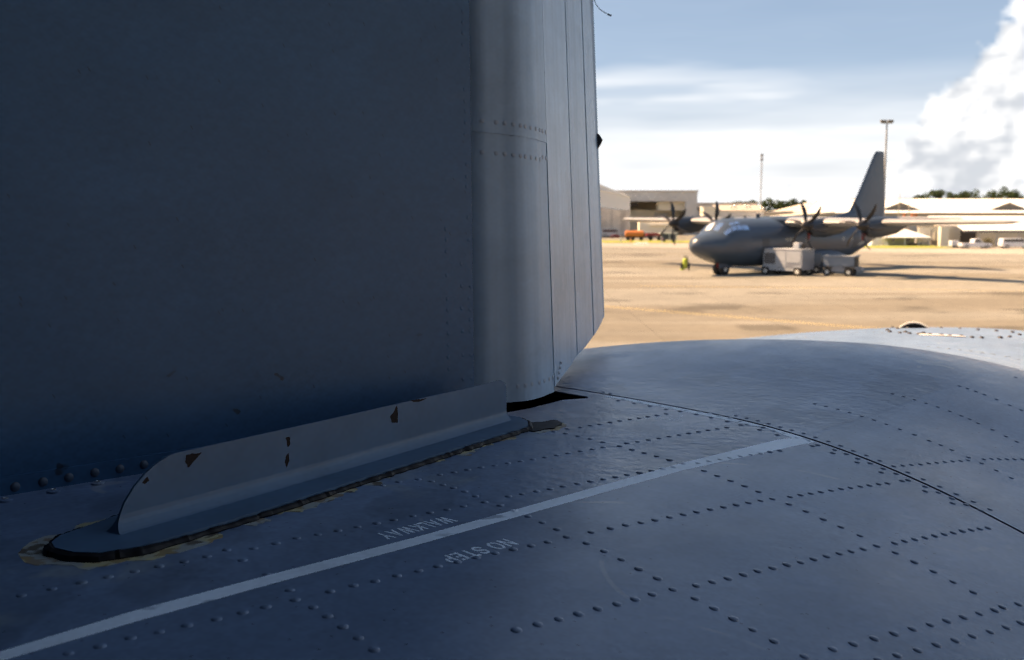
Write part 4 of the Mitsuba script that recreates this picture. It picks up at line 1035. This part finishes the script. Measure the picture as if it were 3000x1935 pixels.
HL = thing('hangar', 'tall pale hangar cut off by the rudder, with a sloping roof edge', 'hangar')
M = np.eye(4)
hp = sg.Polygon([(-16, 0), (27.1, 0), (27.1, 9.4), (20.0, 12.2), (-16, 19)])
hm = extrude(hp, .8); hv = np.array(hm.vertices)
W2 = part('wall', trimesh.Trimesh(np.column_stack([hv[:, 0], 231 - hv[:, 2], hv[:, 1]]), hm.faces[:, ::-1], process=False), 'wall_pale', HL, smooth=False)
part('wall', box(26.4, 27.1, 231, 300, 0, 9.4), 'wall_pale', HL, smooth=False)
part('roof', trimesh.convex.convex_hull([(27.3, 229.9, 9.4), (-16, 229.9, 19.3), (27.3, 300, 9.4), (-16, 300, 19.3), (27.3, 229.9, 9.25), (-16, 229.9, 19.1), (27.3, 300, 9.25), (-16, 300, 19.1)]), 'roof_white', HL, smooth=False)
part('lower_panel', trimesh.convex.convex_hull([(-10, 230.0, 0), (26.9, 230.0, 0), (26.9, 230.0, 6.1), (-10, 230.0, 11.0), (-10, 230.2, 0), (26.9, 230.2, 0), (26.9, 230.2, 6.1), (-10, 230.2, 11.0)]), 'wall_weathered', HL, smooth=False)
for k in range(9):
    part('wall_panel', box(9.0 + 2 * k, 10.9 + 2 * k, 229.93, 230.0, .2, 6.3 + .12 * (8 - k)), 'wall_weathered', W2, smooth=False)
H2 = thing('hangar', 'wide grey hangar with an open front and a deep flat top beam', 'hangar')
part('top_beam', box(26, 48, 260, 261, 8.7, 11.2), 'wall_grey', H2, smooth=False)
part('pier', box(45.0, 48, 259.9, 264, 0, 8.7), 'wall_grey', H2, smooth=False)
part('rear_wall', box(24, 48, 290, 291, 0, 11), 'wall_cream', H2, smooth=False)
part('roof', box(24, 48.3, 259.7, 292, 11.2, 11.5), 'roof_brown', H2, smooth=False)
part('side_wall', box(47.2, 48, 264, 290, 0, 11), 'wall_grey', H2, smooth=False)
part('mezzanine', box(38.2, 45.0, 262, 266, 6.4, 8.7), 'wall_cream', H2, smooth=False)
part('office', box(24, 45, 268, 270, 0, 6.6), 'wall_cream', H2, smooth=False)
part('shutter', box(38.0, 42.0, 267.8, 268, 3.6, 5.8), 'wall_grey', H2, smooth=False)
for k in range(6):
    a, b = 26.5 + 3.2 * k, 28.1 + 3.2 * k
    part('brace', trimesh.util.concatenate([cyl((a, 259.9, 8.9), (b, 259.9, 11.0), .09, 6), cyl((b, 259.9, 11.0), (b + 1.6, 259.9, 8.9), .09, 6)]), 'wall_pale', H2)
part('heater', box(30.5, 32.8, 262, 264, 7.6, 8.5), 'opening_dark', H2, smooth=False)
FB_ = thing('depot', 'long flat roofed grey brown building between the hangars', 'building')
part('wall', box(48.6, 66, 271, 285, 0, 8.2), 'wall_grey', FB_, smooth=False)
part('roof', box(48.3, 66.3, 270.6, 286, 8.2, 8.5), 'roof_brown', FB_, smooth=False)
for k in range(5):
    part('window', box(50 + 3.2 * k, 52 + 3.2 * k, 270.93, 271, 6.2, 7.4), 'glass_dark', FB_, smooth=False)
CT = thing('storage_block', 'cream square block standing before the flat grey building', 'building')
part('wall', box(44.3, 47.6, 232, 236, 0, 6.9), 'wall_cream', CT, smooth=False)
part('roof', box(44.1, 47.8, 231.8, 236.2, 6.9, 7.1), 'wall_pale', CT, smooth=False)
part('door', box(45.3, 46.4, 231.93, 232, 0, 2.3), 'wall_grey', CT, smooth=False)
SH = thing('shed', 'grey walled shed with round silver roof vents behind the cockpit', 'building')
part('wall', box(47.9, 58.5, 233, 242, 0, 6.2), 'wall_grey', SH, smooth=False)
rf = part('roof', trimesh.convex.convex_hull([(47.6, 232.6, 6.2), (58.8, 232.6, 6.2), (47.6, 237.5, 7.5), (58.8, 237.5, 7.5), (47.6, 242.4, 6.2), (58.8, 242.4, 6.2)]), 'roof_brown', SH, smooth=False)
for x, y, z in ((51.3, 235, 6.9), (52.2, 235, 6.9), (54.7, 235, 6.9), (55.5, 235, 6.9), (57.9, 233.2, 6.4), (58.4, 233.4, 6.4)):
    part('roof_vent', move(lathe([(.16, -.2), (.16, .2), (.3, .28), (.32, .42), (.2, .58), (.0, .62)], 14), frame((x, y, z), (1, 0, 0), (0, 1, 0), (0, 0, 1))), 'bare_metal', rf, smooth=40)
LH = thing('depot', 'low beige building with a sloping roof above the aircraft fuselage', 'building')
part('wall', box(56, 72, 225, 236, 0, 4.6), 'wall_cream', LH, smooth=False)
part('roof', trimesh.convex.convex_hull([(55.5, 224.6, 4.5), (72.3, 224.6, 5.9), (55.5, 237, 4.5), (72.3, 237, 5.9), (55.5, 224.6, 4.35), (72.3, 224.6, 5.5), (55.5, 237, 4.35), (72.3, 237, 5.5)]), 'wall_beige', LH, smooth=False)
TR_ = thing('trailer', 'long cream trailer behind the left wing tip', 'trailer')
part('body', box(28.6, 36.4, 225, 227.6, 1.1, 3.5, .08), 'wall_cream', TR_)
part('awning', box(31.0, 36.6, 224.2, 225, 2.9, 3.02), 'wall_pale', TR_, smooth=False)
for x in (29.6, 31, 35):
    part('wheel', cyl((x, 225, .5), (x, 225.4, .5), .5, 14), 'tyre', TR_)
part('skirt', box(28.8, 36.2, 225.3, 227.4, .6, 1.1), 'vent_grey', TR_, smooth=False)

# ------------------------------------------------------------------ smaller things across the apron, left
plain('rust_orange', (.50, .17, .045), .6); plain('dark_red', (.20, .025, .03), .45); plain('deck_navy', (.03, .04, .065), .5)
OR = thing('water_bowser', 'orange tanker trailer beyond the grass on the left', 'trailer')
part('tank', move(lathe([(.0, 0), (.55, .04), (.68, .2), (.68, 3.6), (.55, 3.78), (.0, 3.82)], 18), frame((22.7, 201, 1.35), (0, 1, 0), (0, 0, 1), (1, 0, 0))), 'rust_orange', OR, smooth=50)
part('chassis', box(22.6, 26.8, 200.5, 201.5, .55, .75), 'vent_grey', OR, smooth=False)
for x in (23.3, 24.2, 25.9):
    part('wheel', cyl((x, 200.3, .4), (x, 200.6, .4), .4, 14), 'tyre', OR)
RT = thing('flatbed_trailer', 'dark red flatbed trailer beside the orange tanker', 'trailer')
part('bed', box(27.1, 30.4, 201, 203, .9, 1.5, .04), 'dark_red', RT)
for x in (27.9, 29.6):
    part('wheel', cyl((x, 200.9, .45), (x, 201.2, .45), .45, 14), 'tyre', RT)
ST = thing('maintenance_stand', 'dark stand with a silver deck behind the left propeller', 'stand')
part('deck', box(28.3, 31.6, 191, 193, 1.55, 1.75), 'gear_white', ST, smooth=False)
part('body', box(28.6, 31.4, 191.2, 192.8, .45, 1.5), 'deck_navy', ST, smooth=False)
for x in (28.5, 30.0, 31.3):
    part('leg', box(x, x + .14, 190.95, 191.1, 0, 1.55), 'gear_white', ST, smooth=False)
for x in (29.1, 30.9):
    part('wheel', cyl((x, 191.1, .3), (x, 191.3, .3), .3, 12), 'tyre', ST)
SI = thing('warning_sign', 'small pale sign on a post at the edge of the grass', 'sign')
part('board', box(27.3, 27.75, 183.0, 183.06, .55, 1.05), 'gear_white', SI, smooth=False)
part('face', box(27.36, 27.69, 182.97, 183.0, .62, .98), 'dark_red', SI, smooth=False)
part('post', box(27.47, 27.58, 183.06, 183.14, 0, 1.0), 'gear_white', SI, smooth=False)
BA = thing('barrier', 'low white barrier lying on the far pavement edge', 'barrier')
part('block', trimesh.convex.convex_hull([(21.6, 176, 0), (24.0, 176, 0), (21.6, 176.6, 0), (24.0, 176.6, 0), (21.7, 176.2, .35), (23.9, 176.2, .35), (21.7, 176.4, .35), (23.9, 176.4, .35)]), 'wall_pale', BA, smooth=False)
for k, (x, col, lab) in enumerate(((22.6, 'rust_orange', 'orange traffic cone by the left grass strip'), (20.7, 'gear_white', 'white bollard by the left grass strip'))):
    q = thing('traffic_cone' if k == 0 else 'bollard', lab, 'cone' if k == 0 else 'bollard')
    part('body', move(lathe([(.2, 0), (.2, .05), (.14, .06), (.05, .7), (.0, .72)] if k == 0 else [(.12, 0), (.12, .9), (.08, 1.0), (0, 1.0)], 12), frame((x, 190, .06), (1, 0, 0), (0, 1, 0), (0, 0, 1))), col, q, smooth=40)


def car(name, label, cat, x, y, yaw, col, L=4.9, kind='pickup', sc=.85, group=None):
    t = thing(name, label, cat, group)
    M = rotz(yaw, (x, y, 0)) @ np.diag([sc, sc, sc, 1])
    h = L / 2
    if kind == 'pickup':
        p = [(-h, .45), (-h, 1.02), (-.5, 1.02), (-.42, 1.08), (1.05, 1.08), (h - .15, .98), (h, .8), (h, .42), (h - .5, .35), (-h + .3, .35)]
        cab = [(-.55, 1.0), (-.40, 1.72), (.55, 1.76), (1.15, 1.06)]
        win = [(-.42, 1.14), (-.30, 1.62), (.48, 1.64), (.90, 1.14)]
    elif kind == 'van':
        p = [(-h, .45), (-h, 1.1), (h - 1.3, 1.12), (h - .15, 1.0), (h, .8), (h, .42), (h - .5, .35), (-h + .3, .35)]
        cab = [(-h + .02, 1.05), (-h + .1, 1.80), (h - 2.0, 1.84), (h - 1.2, 1.08)]
        win = [(-h + .3, 1.18), (-h + .34, 1.66), (h - 2.05, 1.68), (h - 1.55, 1.18)]
    else:
        p = [(-h, .4), (-h, .85), (-h + .9, .92), (h - 1.2, .9), (h, .72), (h, .4), (h - .5, .3), (-h + .3, .3)]
        cab = [(-h + .5, .88), (-.9, 1.38), (.5, 1.38), (h - 1.15, .88)]
        win = [(-h + .95, .94), (-.82, 1.30), (.44, 1.30), (h - 1.5, .94)]

    def prism(pl, w, edge=.05):
        m = extrude(sg.Polygon(pl).buffer(-edge).buffer(edge), 2 * w); v = np.array(m.vertices)
        k = trimesh.Trimesh(np.column_stack([v[:, 0], v[:, 2] - w, v[:, 1]]), m.faces, process=False)
        k.invert() if k.volume < 0 else None
        return move(k, M)
    part('body', prism(p, .92), col, t, smooth=30)
    c = part('cab', prism(cab, .80), col, t, smooth=30)
    part('side_window', prism(win, .812, .03), 'glass_dark', c, smooth=False)
    if kind == 'pickup':
        part('bed_floor', move(box(-h + .12, -.62, -.8, .8, 1.0, 1.03), M), 'vent_grey', t, smooth=False)
    for xx in (-h + .85, h - .85):
        for yy in (-.86, .86):
            w = part('wheel', move(cyl((xx, yy - .1, .37), (xx, yy + .1, .37), .37, 16), M), 'tyre', t)
            part('rim', move(cyl((xx, yy - .115, .37), (xx, yy + .115, .37), .2, 12), M), 'gear_white', w)
    part('headlight', move(box(h - .06, h + .02, -.85, -.55, .66, .82), M), 'gear_white', t, smooth=False)
    part('taillight', move(box(-h - .02, -h + .06, -.9, -.72, .7, .98), M), 'dark_red', t, smooth=False)
    return t


worn('car_white', (.66, .67, .69), .3, .05, .5); plain('car_silver', (.42, .43, .45), .3)
car('pickup_truck', 'white pickup truck parked in front of the carport', 'pickup', 70.6, 152.4, 0.02, 'car_white', 5.3)
car('van', 'silver white van parked at the right edge of the frame', 'van', 77.0, 152.6, 0.0, 'car_white', 5.6, 'van', .86)
UT = thing('utility_trailer', 'small white box trailer behind the pickup tailgate', 'trailer')
part('box_body', box(67.9, 69.0, 154.2, 155.4, .35, 1.15, .04), 'car_white', UT)
for x in (68.2, 68.7):
    part('wheel', cyl((x, 154.05, .2), (x, 154.2, .2), .2, 12), 'tyre', UT)
part('drawbar', box(66.9, 67.9, 154.7, 154.8, .3, .38), 'gear_white', UT, smooth=False)
car('car', 'dark red car beyond the left pavement', 'car', 23.5, 231.0 - 6, 0, 'dark_red', 4.4, 'sedan', .6)
car('van', 'pale blue white van behind the dark red car', 'van', 23.2, 229.0, 0, 'car_silver', 5.2, 'van', 1.1)

# ------------------------------------------------------------------ masts
plain('galvanised', (.36, .37, .38), .5, .4)
MA = thing('radio_mast', 'thin grey mast with a small cluster at its top above the cockpit', 'mast')
for a in range(3):
    ox, oy = .28 * math.cos(a * 2.094), .28 * math.sin(a * 2.094)
    part('leg', cyl((74.3 + ox, 300 + oy, 0), (74.3 + ox * .8, 300 + oy * .8, 22.6), .07, 6), 'galvanised', MA)
part('brace', trimesh.util.concatenate([cyl((74.3 + .28 * math.cos(k * 2.094), 300 + .28 * math.sin(k * 2.094), .75 * k), (74.3 + .27 * math.cos((k + 1) * 2.094), 300 + .27 * math.sin((k + 1) * 2.094), .75 * (k + 1)), .04, 5) for k in range(30)]), 'galvanised', MA)
part('head', trimesh.util.concatenate([box(73.85, 74.75, 299.7, 300.3, 21.3, 21.9), box(73.9, 74.7, 299.7, 300.3, 22.4, 23.3)]), 'galvanised', MA, smooth=False)
FL = thing('floodlight_mast', 'tall floodlight mast rising behind the parked aircraft tail fin', 'floodlight')
part('pole', loft([[(62.95 + r * math.cos(a), 170 + r * math.sin(a), z) for a in ga[::2]] for r, z in ((.30, 0), (.22, 10), (.14, 20.5))]), 'galvanised', FL, smooth=50)
part('crossarm', box(62.05, 63.85, 169.9, 170.1, 20.35, 20.5), 'galvanised', FL, smooth=False)
for x in (62.1, 62.6, 63.3, 63.75):
    part('lamp_head', box(x - .22, x + .22, 169.7, 170.3, 20.5, 20.95, .04), 'vent_grey', FL)
for x, top, lab in ((92.6, 10.5, 'taller thin aerial before the white hangar roof'), (95.0, 8.4, 'shorter thin aerial before the white hangar roof')):
    t = thing('aerial', lab, 'aerial')
    part('pole', cyl((x, 240, 0), (x, 240, top), .11, 8), 'trim_tan', t); part('tip', cyl((x, 240, top), (x, 240, top + .5), .04, 6), 'galvanised', t)
for x, lab in ((93.6, 'leftmost of three orange beacon boxes below the white hangar roof'), (95.5, 'middle of three orange beacon boxes below the white hangar roof'), (96.3, 'rightmost of three orange beacon boxes below the white hangar roof')):
    t = thing('beacon_box', lab, 'beacon')
    part('housing', box(x - .26, x + .26, 238.7, 239.2, 4.75, 5.5, .05), 'rust_orange', t); part('post', cyl((x, 239, 0), (x, 239, 4.78), .06, 8), 'galvanised', t)

# ------------------------------------------------------------------ trees behind the roofs
def leaf_color(p, n, uv):
    return mix((.030, .050, .016), (.075, .105, .028), noise(p.x * .9, p.y * .9, p.z * .9)) * (1 + .5 * (noise(p.x * 7, p.y * 7, p.z * 7) - .5))


scene['leaves'] = {'type': 'twosided', 'bsdf': {'type': 'principled', 'base_color': proc(leaf_color), 'roughness': .7, 'specular': .25}}
plain('bark', (.10, .08, .06), .9)


def tree(x, y, h, r, label, seed, group=None):
    rg = np.random.default_rng(seed)
    t = thing('tree', label, 'tree', group)
    tr = [np.array([x, y, 0]), np.array([x + rg.normal(0, .1), y, h * .35]), np.array([x + rg.normal(0, .3), y, h * .8])]
    limbs = [tube(np.array(tr), [h * .028, h * .02, h * .006], 8)]
    n_cl = 26; clump = []
    for _ in range(n_cl):
        a, u = rg.uniform(0, 2 * np.pi), rg.uniform(0, 1) ** .5
        zz = rg.uniform(.42, .97); rad = r * u * (1 - (abs(zz - .6) / .5) ** 2) ** .5 if abs(zz - .6) < .5 else .1
        c = np.array([x + rad * math.cos(a), y + rad * math.sin(a), h * zz]); clump.append(c)
        if rg.random() < .4:
            limbs.append(tube(np.array([tr[1], (tr[1] + c) / 2 + [0, 0, .3], c]), [h * .009, h * .006, .03], 5))
    part('trunk', trimesh.util.concatenate(limbs), 'bark', t)
    V = []
    for c in clump:
        n = 90; d = rg.normal(0, 1, (n, 3)); d /= np.linalg.norm(d, axis=1, keepdims=True)
        P = c + d * (rg.uniform(.3, 1, (n, 1)) ** .5) * r * .34 * np.array([1, 1, .75])
        for q in P:
            a = rg.normal(0, 1, 3); a /= np.linalg.norm(a); b = np.cross(a, rg.normal(0, 1, 3)); b /= np.linalg.norm(b); s = rg.uniform(.18, .42)
            V += [q - a * s, q + b * s * .6, q + a * s, q - b * s * .6]
    V = np.array(V); f = np.arange(len(V)).reshape(-1, 4)
    part('crown', trimesh.Trimesh(V, np.vstack([f[:, [0, 1, 2]], f[:, [0, 2, 3]]]), process=False), 'leaves', t, smooth=False)


TREES = ((134.5, 10.9, 3.8, 'smallest dark green tree at the left end of the row behind the white hangar roof'), (140.0, 12.8, 3.8, 'rounded dark green tree, second from the left behind the white hangar roof'), (144.6, 12.0, 3.6, 'dark green tree, third from the left behind the white hangar roof'), (149, 11.8, 3.8, 'low broad dark green tree in the middle behind the white hangar roof'), (153.2, 12.9, 4.2, 'broad dark green tree just right of the middle behind the white hangar roof'), (158.4, 13.6, 4.2, 'tallest dark green tree behind the white hangar roof'), (163.6, 12.2, 3.8, 'dark green tree, second from the right behind the white hangar roof'), (168.6, 12.9, 4.0, 'dark green tree at the right edge of the frame behind the white hangar roof'))
for k, (x, h, r, lab) in enumerate(TREES):
    tree(x, 330 + 3 * math.sin(k * 2.1), h + .3, r + .3, lab, 100 + k)
FAR = ((91.5, 10.3, 3.8, 'leftmost far tree between the flat depot and the white hangar roof'), (96.0, 10.9, 3.8, 'far tree just left of the thin radio mast'), (101, 11.1, 3.8, 'far tree just right of the thin radio mast'), (106, 10.4, 3.8, 'middle far tree above the beige annex roof'), (111.0, 11.0, 3.8, 'far tree near the left end of the white hangar roof'), (116, 10.5, 3.8, 'rightmost far tree beside the white hangar roof'))
for k, (x, h, r, lab) in enumerate(FAR):
    tree(x, 400 + 4 * math.sin(k * 1.7), h + .5, r, lab, 200 + k)
BU = thing('bush', 'olive brown bush between the pickup and the van', 'bush')
rg = np.random.default_rng(77); V = []
for q in rg.normal(0, 1, (700, 3)) * [.36, .3, .42] + [73.4, 154.2, .75]:
    a = rg.normal(0, 1, 3); a /= np.linalg.norm(a); b = np.cross(a, rg.normal(0, 1, 3)); b /= np.linalg.norm(b)
    V += [q - a * .09, q + b * .05, q + a * .09, q - b * .05]
V = np.array(V); V[:, 2] = np.abs(V[:, 2]); f = np.arange(len(V)).reshape(-1, 4)
part('foliage', trimesh.Trimesh(V, np.vstack([f[:, [0, 1, 2]], f[:, [0, 2, 3]]]), process=False), 'bush_leaves', BU, smooth=False)
plain('bush_leaves', (.10, .085, .025), .8)
part('stem', cyl((73.4, 154.2, 0), (73.4, 154.2, .8), .05, 6), 'bark', BU)
